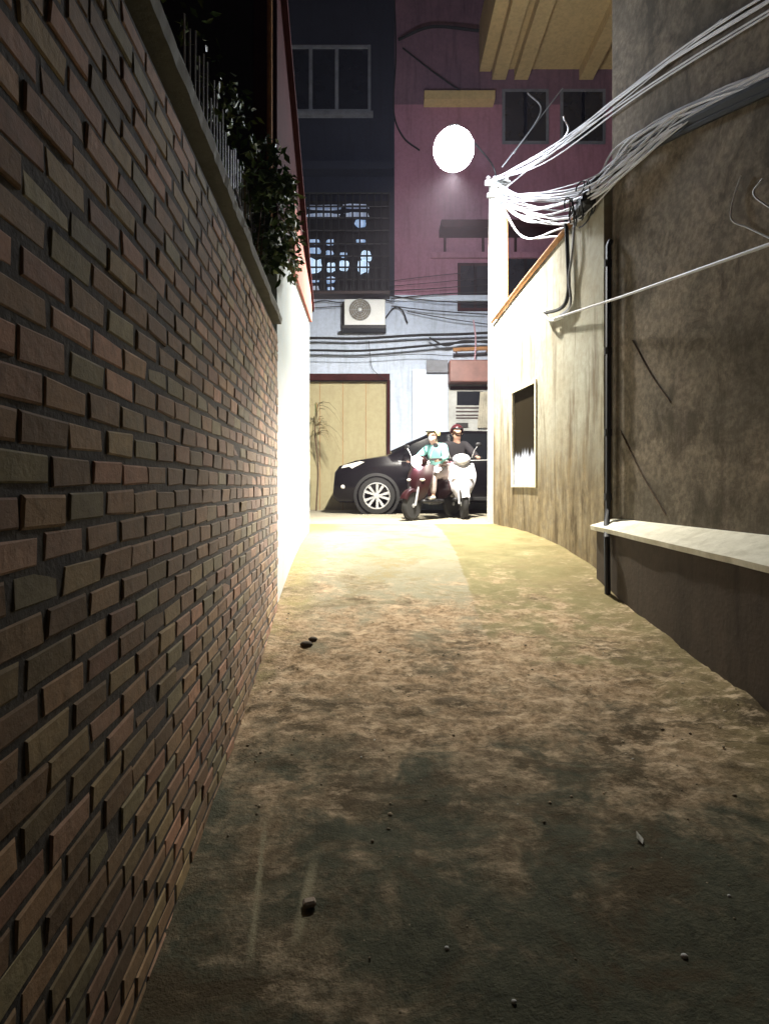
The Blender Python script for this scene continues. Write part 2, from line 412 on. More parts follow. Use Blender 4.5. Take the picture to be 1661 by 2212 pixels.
# thin metal fence behind the coping
root = thing('metal_fence', 'thin pale metal bars standing behind the brick wall coping', 'fence', (BX(3.4) - .16, 3.4, ztop + .2))
g = MB()
for i in range(26):
    s = 2.45 + i * .075
    g.tube([bw(s, -.16, ztop + .18), bw(s + random.uniform(-.02, .02), -.16, ztop + .18 + random.uniform(.62, .80))], .0045, 5)
g.build('fence_bars', M['grey_metal'], root)
MB().tube([bw(2.4, -.16, ztop + .36), bw(4.35, -.16, ztop + .36)], .007, 6).build('fence_rail', M['grey_metal'], root)

def leaves(mb, c, rad, n, size, cols, droop=0, flat=.7):
    for _ in range(n):
        while True:
            d = Vector((random.uniform(-1, 1), random.uniform(-1, 1), random.uniform(-1, 1)))
            if .12 < d.length < 1: break
        p = Vector(c) + Vector((d.x * rad[0], d.y * rad[1], d.z * rad[2]))
        if mn.noise(p * 6) < -.12: continue
        a = Vector((random.gauss(0, 1), random.gauss(0, 1), random.gauss(0, flat) - droop)).normalized()
        b = a.cross(Vector((random.gauss(0, 1), random.gauss(0, 1), random.gauss(0, 1)))).normalized(); nn = a.cross(b)
        s = size * random.uniform(.6, 1.3); k = random.uniform(.6, 1.3); cc = [q * k for q in random.choice(cols)]
        mb.add([p, p + a * s * .45 + b * s * .24 + nn * s * .05, p + a * s, p + a * s * .45 - b * s * .24 + nn * s * .05], [(0, 1, 2, 3)], cc)

root = thing('shrub', 'dark green leafy shrub spilling over the end of the brick wall', 'shrub', (-.92, 4.1, ztop + .2))
GL = [(.05, .095, .025), (.07, .13, .035), (.03, .065, .02), (.11, .15, .04)]
g = MB()
leaves(g, (-.84, 4.22, HC + 2.05), (.20, .24, .48), 1900, .07, GL, .5)
leaves(g, (-.755, 4.72, HC + 2.06), (.07, .24, .40), 520, .065, [(.10, .16, .035), (.13, .17, .05), (.07, .12, .03), (.17, .14, .05)], .6)  # lamp-side leaves, the lamplight put into their lighter greens
leaves(g, (-1.02, 3.8, HC + 2.15), (.20, .35, .55), 650, .07, GL, .4)
leaves(g, (-1.06, 3.1, HC + 2.1), (.20, .5, .55), 260, .06, GL, .3)
leaves(g, (-.80, 4.42, HC + 1.72), (.05, .06, .30), 150, .06, GL + [(.14, .10, .03)], .9)
g.build('foliage', M['leaf'], root)
g = MB()
for i in range(9):
    b = Vector((-.95 + random.uniform(-.08, .06), random.uniform(3.5, 4.3), ztop + .17))
    g.tube([b, b + Vector((random.uniform(-.05, .08), random.uniform(-.1, .1), .3)), b + Vector((random.uniform(-.1, .16), random.uniform(-.2, .2), .75))], [.011, .007, .003], 5)
g.build('stem', M['wood'], root)
a, b = at(508, 407, 3.55), at(416, 488, 2.78)
b.x = BX(b.y) + .035
g = MB().tube([a, a.lerp(b, .4) + Vector((.0, 0, .012)), a.lerp(b, .75) - Vector((0, 0, .006)), b], [.010, .008, .007, .004], 6)
tag(g.build('twig', M['wood'], smooth=True), 'thin dark twig leaning across the top of the brick wall', 'twig')

# ------------------------------------------------------------------ left: white house with red gable
def WX(y): return -.83 - .0316 * (y - 4.5)
root = thing('gabled_house', 'low house with bright white side wall and red gable beside the alley', 'house', (-2.5, 5.8, gz(6)))
def sideprism(y0, y1, zb0, zb1, zt0, zt1, th, off=0):
    f = lambda o: [Vector((WX(y0) + o, y0, zb0)), Vector((WX(y1) + o, y1, zb1)), Vector((WX(y1) + o, y1, zt1)), Vector((WX(y0) + o, y0, zt0))]
    return MB().hexa(f(off), f(off - th))
ZP = HC + 1.98
sideprism(4.47, 7.0, -.1, -.1, ZP, ZP, .18).build('side_wall', M['white_wall'], root)
sideprism(4.47, 7.0, ZP, ZP, HC + 4.05, HC + 2.2, .19, .0).build('gable_wall', M['maroon'], root)
sideprism(5.35, 7.02, ZP, ZP, HC + 2.62, HC + 2.26, .03, .03).build('painted_band', M['pink_gable'], root)
MB().bb(-6, WX(4.47) - .181, 4.47, 4.65, -.1, HC + 4.05).build('end_wall', M['navy'], root)  # unlit end of the house, its shade put into the dark wall colour
MB().bb(-6, WX(7) - .181, 6.82, 7.0, -.1, HC + 2.2).build('street_wall', M['white_wall'], root)
a = [Vector((WX(4.3) + .05, 4.3, HC + 4.18)), Vector((-6, 4.3, HC + 4.18)), Vector((-6, 7.1, HC + 2.13)), Vector((WX(7.1) + .05, 7.1, HC + 2.13))]
MB().hexa(a, [p + Vector((0, 0, .07)) for p in a]).build('roof', M['maroon'], root)
g = MB(); x, y = WX(4.43) - .05, 4.43
g.tube([(x, y, HC + 2.0), (x, y, HC + 4.1)], .022, 8)
g.build('downpipe', M['rust'], root, smooth=True)
# ------------------------------------------------------------------ facade across the street
FY = 12.8; PX = FY / F
def fx(u): return (u - UC) * PX
def fz(v): return HC + (VH - v) * PX
def fbox(mb, u0, u1, v0, v1, d0, d1, bev=0):           # d: metres in front of the facade plane (towards the alley)
    return mb.bb(fx(u0), fx(u1), FY - d1, FY - d0, fz(v1), fz(v0), bev)
def window(par, u0, u1, v0, v1, fm, splits=(), gm=None, fr=6, depth=.05, rails=()):
    f = MB()
    fbox(f, u0 - fr, u0, v0 - fr, v1 + fr, -.02, depth); fbox(f, u1, u1 + fr, v0 - fr, v1 + fr, -.02, depth)
    fbox(f, u0, u1, v0 - fr, v0, -.02, depth - .004); fbox(f, u0, u1, v1, v1 + fr, -.02, depth - .004)
    for s in splits: fbox(f, s - fr * .6, s + fr * .6, v0, v1, -.02, depth - .008)
    for s in rails: fbox(f, u0, u1, s - fr * .5, s + fr * .5, -.02, depth - .012)
    o = f.build('window', fm, par)
    fbox(MB(), u0, u1, v0, v1, .032, .042).build('pane', gm or M['glass'], o)
    return o
# slate house (left)
root = thing('slate_house', 'dark slate house across the street with white ground floor and beige door', 'house', (fx(700), FY + 2, STREET))
fbox(MB(), 380, 655, 640, 1200, -4, 0).build('lower_wall', M['facade_white'], root)
g = MB(); fbox(g, 655, 842, 640, 808, -4, 0); fbox(g, 842, 852, 640, 1200, -4, 0); fbox(g, 655, 842, 808, 1200, -4, -.3); g.build('lower_wall', M['facade_white'], root)
fbox(MB(), 380, 852, -200, 640, -4, .03).build('upper_wall', M['navy'], root)
g = MB()
fbox(g, 655, 842, 808, 822, -.02, .07); fbox(g, 836, 843, 822, 1100, -.02, .06)
d = fbox(MB(), 655, 836, 822, 1108, -.28, -.10)
dr = d.build('roller_door', M['beige_door'], root)
g.build('door_frame', M['maroon'], dr)
g = MB()
for u in (690, 740, 790): fbox(g, u - .6, u + .6, 823, 1106, -.1, -.092)
g.build('door_seam', M['rust'], dr)
window(root, 622, 795, 108, 240, M['frame_grey'], (672, 728), depth=.09)
fbox(MB(), 600, 850, 366, 382, .03, .35).build('ledge', M['navy'], root)
fbox(MB(), 600, 806, 248, 256, .03, .16).build('sill', M['frame_grey'], root)
# barred window: glowing patches behind, grille in front
win = fbox(MB(), 655, 842, 436, 640, .032, .05).build('barred_window', M['black'], root)
g = MB()
for i in range(13):
    u = 657 + i * 15.2; g.tube([(fx(u), FY - .36, fz(432)), (fx(u), FY - .36, fz(642))], .02, 6)
for v in (434, 462, 486, 512, 540, 566, 590, 615, 640):
    g.tube([(fx(655), FY - .36, fz(v)), (fx(842), FY - .36, fz(v))], .02, 6)
for u in (656, 841):
    for v in (434, 640): g.tube([(fx(u), FY - .36, fz(v)), (fx(u), FY - .03, fz(v))], .014, 6)
g.build('window_cage', M['black'], win)
def patch(u0, u1, v0, v1, mat, d=.06, seed=0):        # lumpy patch, brightness behind the bars put in as its own glow
    g = MB(); N = 14
    out = []
    for i in range(N):
        a = 2 * pi * i / N; k = 1 + .35 * mn.noise((cos(a) * 2 + seed, sin(a) * 2, seed * 1.7)); ca, sa_ = cos(a), sin(a)
        out.append(((u0 + u1) / 2 + (u1 - u0) / 2 * k * math.copysign(abs(ca) ** .6, ca), (v0 + v1) / 2 + (v1 - v0) / 2 * k * math.copysign(abs(sa_) ** .6, sa_)))
    g.prism(out, lambda q: Vector((fx(q[0]), FY - d - .03, fz(q[1]))), lambda q: Vector((fx(q[0]), FY - d, fz(q[1]))))
    g.build('glow_patch', mat, win)
for i, (u0, u1, v0, v1) in enumerate(((664, 696, 562, 592), (706, 724, 570, 590), (734, 754, 566, 588), (772, 798, 566, 592), (780, 802, 545, 566))): patch(u0, u1, v0, v1, M['lit_bright'], seed=i)
for i, (u0, u1, v0, v1) in enumerate(((666, 692, 520, 530), (666, 694, 538, 550), (705, 722, 520, 532), (705, 720, 544, 556), (735, 750, 548, 558), (770, 790, 520, 528), (768, 792, 478, 494), (706, 724, 600, 614), (666, 690, 605, 612), (708, 722, 622, 634))): patch(u0, u1, v0, v1, M['lit_mid'], seed=i + 9)
for i, (u0, u1, v0, v1) in enumerate(((664, 738, 446, 456), (664, 735, 464, 474), (742, 796, 444, 454), (745, 796, 462, 472), (664, 690, 620, 636))): patch(u0, u1, v0, v1, M['lit_dim'], seed=i + 30)
fbox(MB(), 655, 842, 640, 646, .005, .38).build('window_ledge', M['dark_metal'], win)

# pink house (right)
root = thing('pink_house', 'pink painted house behind the street lamp with white ground floor', 'house', (fx(1000), FY + 2, STREET))
fbox(MB(), 852, 1500, 640, 1200, -4, 0).build('lower_wall', M['facade_white'], root)
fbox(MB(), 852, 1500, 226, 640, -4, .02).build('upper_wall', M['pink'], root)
fbox(MB(), 852, 1500, -200, 226, -4, .02).build('top_wall', M['dull_mauve'], root)  # darker, duller mauve above the lintel
fbox(MB(), 890, 966, 800, 1160, .0, .12).build('pilaster', M['facade_bright'], root)
fbox(MB(), 852, 1075, 640, 652, .0, .10).build('string_course', M['facade_bright'], root)
fbox(MB(), 915, 1064, 214, 232, .02, .30).build('lintel', M['balcony'], root)
window(root, 994, 1058, 575, 666, M['maroon'], (1026,), rails=(600,))
window(root, 1098, 1170, 560, 650, M['maroon'], (1134,), rails=(590,))
window(root, 1090, 1178, 200, 306, M['frame_grey'], (1134,), rails=(228,))
window(root, 1215, 1300, 200, 306, M['frame_grey'], (1258,), rails=(228,))
g = fbox(MB(), 948, 1190, 498, 514, .02, .55)
for u in (958, 1040, 1110): fbox(g, u, u + 5, 514, 548, .02, .06)
g.build('awning', M['maroon'], root)
fbox(MB(), 930, 1200, 548, 560, .02, .12).build('band', M['pink'], root)
# balcony with its beams, above the alley mouth
g = MB(); zb = fz(150)
g.bb(fx(1060), fx(1420), FY - 3.2, FY, zb, zb + .14)
bal = g.build('balcony', M['balcony'], root)
for u in (1062, 1110, 1250, 1340):
    MB().bb(fx(u), fx(u) + .30, FY - 3.15, FY - .03, zb - .24, zb - .004).build('beam', M['balcony'], bal)
MB().bb(fx(1035), fx(1420), FY - 3.36, FY - 3.2, zb - .3, zb + 1.0).build('parapet', M['balcony'], bal)
MB().bb(fx(1035), fx(1060) - .004, FY - 3.2, FY - .02, zb - .05, zb + 1.0).build('parapet', M['balcony'], bal)
# shop front at the right of the pilaster
shop = fbox(MB(), 968, 1100, 832, 1150, .0, .06).build('shopfront', M['shop_grey'], root)
g = MB()
for v in (880, 888, 896, 902): fbox(g, 984, 1044, v, v + 3, .06, .075)
g.build('shop_louvre', M['dark_metal'], shop)
fbox(MB(), 986, 1042, 846, 876, .06, .07).build('shop_window', M['glass'], shop)
fbox(MB(), 972, 1096, 836, 842, .06, .10).build('shop_lintel', M['maroon'], shop)
g = MB()
for i in range(26):
    u = 1036 + i * 1.5; g.tube([(fx(u), FY - .12 - .012 * sin(i * 1.9), fz(848)), (fx(u - 6), FY - .12 - .02 * sin(i * 1.9), fz(925))], .010, 5)
g.build('curtain', M['cloth'], shop)
fbox(MB(), 984, 1010, 914, 924, .06, .09).build('shop_dark_block', M['black'], shop)  # plain dark block added in place of unreadable lettering
fbox(MB(), 966, 1058, 786, 832, .06, .45, .02).build('shop_canopy', M['sign_brown'], root)
fbox(MB(), 920, 965, 782, 808, .121, .22).build('meter_box', M['frame_grey'], root)
g = MB(); g.tube([(fx(975), FY - .3, fz(762)), (fx(1090), FY - .3, fz(757))], .045, 8)
for u in (985, 1050): g.tube([(fx(u), FY - .3, fz(760)), (fx(u), FY, fz(760))], .02, 6)
g.build('rusty_pipe', M['rust'], root, smooth=True)

# air conditioner
root = thing('air_conditioner', 'white air conditioner unit on the wall below the barred window', 'air conditioner', (fx(785), FY - .25, fz(715)))
fbox(MB(), 746, 832, 656, 712, .06, .34, .012).build('casing', M['white_metal'], root)
cx, cz = fx(779), fz(679); Mx = Matrix.Translation((cx, FY - .342, cz)) @ Matrix.Rotation(R(90), 4, 'X')
MB().lathe([(0.001, .0), (.235, .0), (.235, .006), (.001, .006)], Mx, 28).build('fan_recess', M['ac_grille'], root)
g = MB()
for r in (.05, .10, .145, .19, .232):
    g.tube([(cx + r * cos(2 * pi * k / 28), FY - .36, cz + r * sin(2 * pi * k / 28)) for k in range(29)], .006, 5, False)
for k in range(10):
    g.tube([(cx + .03 * cos(k * pi / 5), FY - .358, cz + .03 * sin(k * pi / 5)), (cx + .232 * cos(k * pi / 5), FY - .358, cz + .232 * sin(k * pi / 5))], .004, 5)
g.build('fan_grille', M['grey_metal'], root)
MB().ball((cx, FY - .365, cz), .035, 12, 8, (1, .4, 1)).build('fan_hub', M['white_metal'], root, smooth=True)
g = MB(); fbox(g, 742, 834, 712, 719, .0, .40); fbox(g, 740, 747, 655, 712, .0, .07); g.build('bracket', M['black'], root)

# ------------------------------------------------------------------ cables
def spline(pts, n=24):
    out = []; P = [Vector(p) for p in pts]; P = [P[0] * 2 - P[1]] + P + [P[-1] * 2 - P[-2]]
    for i in range(1, len(P) - 2):
        m = max(2, n // (len(P) - 3))
        for k in range(m):
            t = k / m; a, b, c, d = P[i - 1], P[i], P[i + 1], P[i + 2]
            out.append(.5 * ((2 * b) + (c - a) * t + (2 * a - 5 * b + 4 * c - d) * t * t + (3 * b - a - 3 * c + d) * t ** 3))
    out.append(P[-2]); return out
def cable(pts, r, mat, label, group, n=24, name='cable'):
    o = MB().tube(spline(pts, n), r, 6).build(name, mat, smooth=True)
    return tag(o, label, 'cable', group)
def fpt(u, v, d=.25): return Vector((fx(u), FY - d, fz(v)))
GF = 'cables strung along the far facade'
for v0, v1, v2, r, lab in ((736, 733, 724, .030, 'thickest black cable strung just below the air conditioner'),
                           (762, 757, 742, .026, 'thick black cable sagging above the beige door, second from the thickest'),
                           (776, 773, 770, .008, 'thin dark cable nearest above the dark lintel of the beige door')):
    cable([fpt(560, v0 + 3), fpt(680, v0), fpt(780, v0 + 1), fpt(900, v1 - 3), fpt(985, v2 + 4), fpt(1110, v2 - 2)], r, M['cable_dark'], lab, GF)
thin = 'thin dark cable crossing the pink and white wall left of the dark window'
for a, b, c in (((840, 611), (920, 604), (1000, 594)), ((840, 622), (920, 618), (1060, 604)), ((840, 632), (940, 629), (1060, 618)), ((845, 648), (940, 642), (1060, 634)), ((845, 664), (930, 676), (1064, 684)), ((880, 676), (970, 694), (1064, 706)), ((840, 642), (930, 655), (1064, 662))):
    cable([fpt(*a, .12), fpt(*b, .2), fpt(*c, .15)], random.choice((.007, .010, .012)), M['cable_dark'], thin, 'thin cables across the pink house')
cable([fpt(672, 658, .1), fpt(700, 652, .1), fpt(740, 656, .12), fpt(800, 646, .12), fpt(852, 655, .1)], .012, M['cable_dark'], 'dark cable looping above the white air conditioner', GF)
cable([fpt(672, 668, .1), fpt(705, 666, .1), fpt(742, 664, .1)], .010, M['cable_dark'], 'short dark cable ending at the left side of the air conditioner', GF)
cable([fpt(832, 690, .1), fpt(850, 668, .1), fpt(868, 672, .1), fpt(880, 700, .1)], .014, M['cable_dark'], 'dark drooping cable end right of the air conditioner', GF)
cable([fpt(797, 738, .1), fpt(800, 770, .1), fpt(806, 800, .1), fpt(835, 822, .1)], .006, M['cable_dark'], 'thin dark cable hanging down to the corner of the beige door', GF)
cable([fpt(925, 735, .25), fpt(960, 752, .25), fpt(1000, 742, .25), fpt(1070, 748, .25)], .02, M['cable_dark'], 'dark cable bunched over the rusty pipe on the shop', GF)
cable([fpt(1018, 700, .32), fpt(1022, 740, .34), fpt(1020, 790, .34)], .016, M['pink_cloth'], 'pale pink cable hanging in front of the rusty pipe', GF)
cable([fpt(852, 0, .05), fpt(855, 120, .05), fpt(850, 240, .05), fpt(870, 300, .1), fpt(905, 335, .2)], .018, M['cable_dark'], 'dark cable running down the house joint towards the lamp', GF)
cable([fpt(860, 92, .1), fpt(930, 80, .3), fpt(1030, 88, .3)], .03, M['cable_dark'], 'dark cable across the top of the pink house', GF)
cable([fpt(870, 110, .1), fpt(930, 165, .2), fpt(1000, 215, .2)], .016, M['cable_dark'], 'dark cable slanting down the pink house above the lamp', GF)

# ------------------------------------------------------------------ right: stained wall with window
AD = Vector((.37, -3.16, 0)).normalized()               # along the wall towards the camera
AN = Vector((-AD.y * -1, 0, 0))
AN = Vector((AD.y, -AD.x, 0)).normalized()              # outwards, to the alley
A0 = Vector((1.54, 8.2, 0)); AL = math.hypot(.37, 3.16)
def aw(s, n, z): return A0 + AD * s + AN * n + Vector((0, 0, z))
def ay(y): return (8.2 - y) / -AD.y                     # arc length at depth y
def abox(mb, s0, s1, n0, n1, z0, z1, z1b=None):
    z1b = z1 if z1b is None else z1b
    return mb.hexa([aw(s0, n0, z0), aw(s1, n0, z0), aw(s1, n1, z0), aw(s0, n1, z0)], [aw(s0, n0, z1), aw(s1, n0, z1b), aw(s1, n1, z1b), aw(s0, n1, z1)])
root = thing('plaster_wall', 'stained pale plaster wall with a small lit window on the alley', 'wall', tuple(aw(1.6, 0, gz(6.5))))
ws0, ws1, wz0, wz1 = ay(7.36), ay(6.60), HC + .01, HC + 1.17
T0, T1 = HC + 2.28, HC + 2.60
tp = lambda s: T0 + (T1 - T0) * s / AL
g = MB()
abox(g, 0, ws0, -.16, 0, .3, tp(0), tp(ws0)); abox(g, ws1, AL, -.16, 0, .1, tp(ws1), tp(AL))
abox(g, ws0, ws1, -.16, 0, .3, wz0); abox(g, ws0, ws1, -.16, 0, wz1, tp(ws0), tp(ws1))
g.build('wall_plaster', M['stained'], root)
g = MB(); fw = .035
abox(g, ws0 - fw, ws0, -.1, .02, wz0 - fw, wz1 + fw); abox(g, ws1, ws1 + fw, -.1, .02, wz0 - fw, wz1 + fw)
abox(g, ws0, ws1, -.1, .018, wz0 - fw, wz0); abox(g, ws0, ws1, -.1, .018, wz1, wz1 + fw)
wo = g.build('window', M['frame_cream'], root)
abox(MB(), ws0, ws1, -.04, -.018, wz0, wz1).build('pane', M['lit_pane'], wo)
# rusty pipes along the top
for dn, dz, up in ((.02, .03, 0), (-.05, .09, 1)):
    g = MB().tube([aw(.0, dn, tp(0) + dz), aw(1.2, dn, tp(1.2) + dz + .02), aw(AL - .5, dn, tp(AL - .5) + dz)], .02, 8)
    tag(g.build('conduit', M['rust'], smooth=True), ('rusty pipe lying along the edge of the stained wall top', 'upper rusty pipe running above the stained wall top')[up], 'pipe')
# ------------------------------------------------------------------ right: tall wall, low wall, drainpipe
def CX(y): return 1.975 + .1245 * (5.02 - y)
root = thing('tall_house', 'tall bare plaster house wall rising on the right side of the alley', 'house', (3, 3, 0))
g = MB().hexa([Vector((CX(5.02), 5.02, -.2)), Vector((CX(-2), -2, -.2)), Vector((CX(-2) + 3, -2, -.2)), Vector((CX(5.02) + 3, 5.02, -.2))],
              [Vector((CX(5.02), 5.02, 9)), Vector((CX(-2), -2, 9)), Vector((CX(-2) + 3, -2, 9)), Vector((CX(5.02) + 3, 5.02, 9))])
g.build('house_wall', M['tall'], root)
def LX(y): return 1.78 + .0714 * (5.0 - y)
def lz(y, back=0): return HC + (-.35 - (5 - y) * .029 if not back else -.285)
root = thing('low_wall', 'dark low wall topped by a pale cement ledge', 'wall', (LX(3), 3, gz(3)))
f = lambda o, z0, z1: [Vector((LX(4.95) + o, 4.95, z0(4.95))), Vector((LX(-2) + o, -2, z0(-2))), Vector((LX(-2) + o, -2, z1(-2))), Vector((LX(4.95) + o, 4.95, z1(4.95)))]
MB().hexa(f(.03, lambda y: -.2, lambda y: lz(y) - .034), [Vector((CX(4.95) - .004, 4.95, -.2)), Vector((CX(-2) - .004, -2, -.2)), Vector((CX(-2) - .004, -2, lz(-2) - .034)), Vector((CX(4.95) - .004, 4.95, lz(4.95) - .034))]).build('wall_base', M['lowwall'], root)
g = MB(); NS = 70
for i in range(NS + 1):
    y = 5.0 - i * 7 / NS; j = .012 * mn.noise((y * 3, 5, 0)) + .006 * mn.noise((y * 15, 5, 0))
    xb = max(CX(y), LX(y) + .12) - .002
    g.v += [(LX(y) + j, y, lz(y) - .032), (LX(y) - .004 + j, y, lz(y) + .004), (LX(y) * .5 + xb * .5, y, (lz(y) + lz(y, 1)) / 2 + .012 * mn.noise((y * 4, 1, 0))), (xb, y, lz(y, 1)), (xb, y, lz(y) - .032)]
g.f = [(i * 5 + k, i * 5 + (k + 1) % 5, (i + 1) * 5 + (k + 1) % 5, (i + 1) * 5 + k) for i in range(NS) for k in range(5)] + [tuple(range(5)), tuple(range(NS * 5, NS * 5 + 5))[::-1]]
g.build('ledge', M['ledge'], root)
root = thing('drainpipe', 'dark vertical drainpipe at the joint of the stained wall and tall wall', 'drainpipe', (1.93, 4.99, gz(5)))
px, py = 1.915, 4.96
MB().tube([(px + .03, py + .02, HC + 2.1), (px, py - .01, HC + 2.05), (px, py, HC - .2), (px - .05, py - .1, HC - .33), (1.79, 4.66, HC - .42), (1.79, 4.64, gz(4.6) - .05)], .024, 8).build('pipe_run', M['black'], root, smooth=True)
for z in (1.9, 1.15, .45, -.1):
    MB().lathe([(.025, -.03), (.032, -.03), (.032, .03), (.025, .03)], Matrix.Translation((px, py - .002, HC + z)), 12).build('collar', M['black'], root)

# ------------------------------------------------------------------ utility pole and its cables
PXc, PYc = (1074 - UC) * 8.42 / F, 8.42
PT = HC + (VH - 392) * 8.42 / F
root = thing('utility_pole', 'pale square concrete pole carrying the cable bundle at the alley mouth', 'pole', (PXc, PYc, STREET))
g = MB(); g.hexa([Vector((PXc + a * .13, PYc + b * .11, STREET - .1)) for a, b in ((-1, -1), (1, -1), (1, 1), (-1, 1))], [Vector((PXc + a * .105, PYc + b * .09, PT)) for a, b in ((-1, -1), (1, -1), (1, 1), (-1, 1))])
g.build('pole_shaft', M['concrete_pole'], root)
g = MB().box((PXc - .02, PYc - .12, PT - .08), (.36, .05, .06)).box((PXc - .02, PYc - .12, PT - .26), (.30, .05, .05)); g.build('cross_arm', M['white_metal'], root)
for k in range(4):
    MB().lathe([(.012, 0), (.03, .01), (.018, .03), (.03, .05), (.012, .07)], Matrix.Translation((PXc - .15 + k * .09, PYc - .12, PT - .05)), 10).build('insulator', M['white_metal'], root, smooth=True)
g = MB().tube([(PXc + .125, PYc - .12, STREET), (PXc + .115, PYc - .115, PT - .3)], .018, 8); g.build('riser_pipe', M['rust'], root, smooth=True)

pole = lambda dx, dz: Vector((PXc - .06 + dx, PYc - .15, PT - .06 + dz))
def cpt(u, v, out=.03):
    k = (u - UC) / F; y = (1.975 + .1245 * 5.02) / (k + .1245) ; y = min(y, 5.0)
    return Vector((k * y - out, y, HC + (VH - v) * y / F))
G1 = 'pale cables fanned from the pole up to the tall wall'
ends = [(1322, 232), (1345, 205), (1372, 186), (1402, 168), (1428, 148), (1452, 134), (1480, 104), (1520, 82), (1570, 40), (1395, 200), (1440, 164)]
for i, (u, v) in enumerate(ends):
    a = pole(random.uniform(-.05, .05), random.uniform(-.04, .05)); b = cpt(u, v); m = a.lerp(b, .5) - Vector((0, 0, random.uniform(.05, .14)))
    far = cpt(1760, v - (1760 - u) * .62, .02)
    cable([a, m, b, far] if i % 4 else [a, m, b], random.choice((.004, .0055, .007)), M['cable_pale'], 'pale cable in the upper fan from the pole top to the tall wall', G1)
G2 = 'pale cables sagging from the pole into the knot on the stained wall'
knot = Vector((1.80, 5.35, HC + 2.66))
for i in range(19):
    a = pole(random.uniform(-.04, .08), random.uniform(-.30, -.02))
    d = random.uniform(-.12, .16)
    k = knot + Vector((random.uniform(-.05, .03), random.uniform(-.15, .35), d))
    m = a.lerp(k, .42) - Vector((0, 0, random.uniform(.04, .20) - d * .5))
    u = random.uniform(1360, 1540)
    v = 330 - (u - 1350) * .50 + random.uniform(-30, 12)
    e = cpt(u, v, .03 + random.uniform(0, .03))
    cable([a, m, k, k.lerp(e, .55) - Vector((.0, 0, .03)), e, cpt(1740, 150 + random.uniform(-35, 25), .03)], random.choice((.005, .006, .008, .010)), M['cable_pale'], 'pale cable in the lower sagging bundle between pole and tall wall', G2, 30)
for i, (s, w_) in enumerate(((.20, 1.3), (.34, 2.0), (.26, 1.6))):
    a = pole(.06, -.22 - i * .04); k = knot + Vector((-.02, .2 + i * .2, -.1))
    cable([a, a.lerp(k, .45) - Vector((0, 0, s)), k], .010, M['cable_pale'], ('slack pale cable hanging lowest below the sagging bundle', 'slack pale cable drooping furthest down beside the pole', 'slack pale cable just under the sagging bundle')[i], G2)
# black trunk cable along the tall wall
for i, dv in enumerate((0, 16)):
    cable([knot + Vector((.03, -.1, .02 - .05 * i)), cpt(1345, 345 + dv), cpt(1440, 290 + dv), cpt(1560, 232 + dv), cpt(1700, 168 + dv)], .034 - .012 * i, M['cable_dark'], ('thick black trunk cable climbing along the tall wall', 'thinner black cable just below the thick trunk cable on the tall wall')[i], 'black trunk cables')
# splice case and tangle at the knot
root = thing('cable_splice', 'dark cable splice case tangled in wires on top of the stained wall', 'cable splice', tuple(knot + Vector((0, 0, -.2))))
g = MB().box(knot + Vector((.02, -.06, -.10)), (.12, .34, .12), bev=.03); g.build('splice_case', M['black'], root)
g = MB()
for i in range(14):
    c = knot + Vector((random.uniform(-.06, .05), random.uniform(-.22, .2), random.uniform(-.16, .02))); r = random.uniform(.06, .14); t = random.uniform(0, pi)
    g.tube([c + Vector((.3 * r * cos(t + a) , r * cos(a), r * .8 * sin(a))) for a in [k * 2 * pi / 16 for k in range(14)]], .007, 5)
g.build('wire_tangle', M['cable_dark'], root)
MB().ball(at(1256, 463, 5.45), .035, 12, 8, (.7, 1, 1.5)).build('clamp', M['white_metal'], root, smooth=True)
sa = lambda u, v, out: (lambda y: Vector(((u - UC) / F * y - out, y, HC + (VH - v) * y / F)))((1.54 + .1171 * 8.2) / ((u - UC) / F + .1171))
cable([sa(1231, 470, .04), sa(1235, 560, .04), sa(1236, 630, .04), sa(1222, 664, .04), sa(1186, 676, .05)], [.022] * 10 + [.018] * 40 if False else .020, M['cable_dark'], 'dark conduit dropping from the cable knot and hooking left on the stained wall', 'drops from the knot')
cable([sa(1250, 470, .04), sa(1248, 540, .05), sa(1240, 600, .05), sa(1240, 660, .04), sa(1205, 690, .05)], .012, M['grey_metal'], 'grey cable dropping beside the dark conduit on the stained wall', 'drops from the knot')
# hook and taut white wire
h0 = sa(1203, 689, .05); h1 = Vector((2.04, 3.06, 0)); h1.z = HC + (VH - 525) * h1.y / F; h1.x = (1661 - UC) * h1.y / F
d = (h1 - h0)
g = MB().tube([h0, h0 + d * .5 - Vector((0, 0, .015)), h0 + d * 1.35], .011, 8)
tag(g.build('taut_wire', M['cable_pale'], smooth=True), 'taut bright white wire stretched from the stained wall past the tall wall', 'wire')
g = MB().tube(spline([sa(1180, 672, .02), sa(1188, 680, .06), sa(1204, 692, .06), sa(1218, 684, .0)]), .012, 8)
tag(g.build('wall_hook', M['white_metal'], smooth=True), 'pale curved hook on the stained wall holding the taut wire', 'hook')
cable([cpt(1608, 378, .02), cpt(1594, 420, .02), cpt(1590, 472, .03), cpt(1625, 492, .02), cpt(1675, 516, .02)], .005, M['cable_pale'], 'thin pale wire bent around the tall wall above the taut wire', 'thin wires on the tall wall')
for i, (p, q) in enumerate((((1368, 735), (1450, 868)), ((1342, 930), (1440, 1112)))):  # two thin brown raised lines on the wall face
    a, b = cpt(*p, .008), cpt(*q, .008)
    cable([a, a.lerp(b, .5) - Vector((0, 0, .03)), b], .006, M['wood'], ('thin brown line slanting across the middle of the tall wall', 'thin brown line slanting down the tall wall just above the ledge')[i], 'thin wires on the tall wall')
cable([cpt(1655, 385, .02), cpt(1640, 420, .03), cpt(1690, 460, .02)], .006, M['cable_pale'], 'short pale wire end at the edge of the tall wall', 'thin wires on the tall wall')
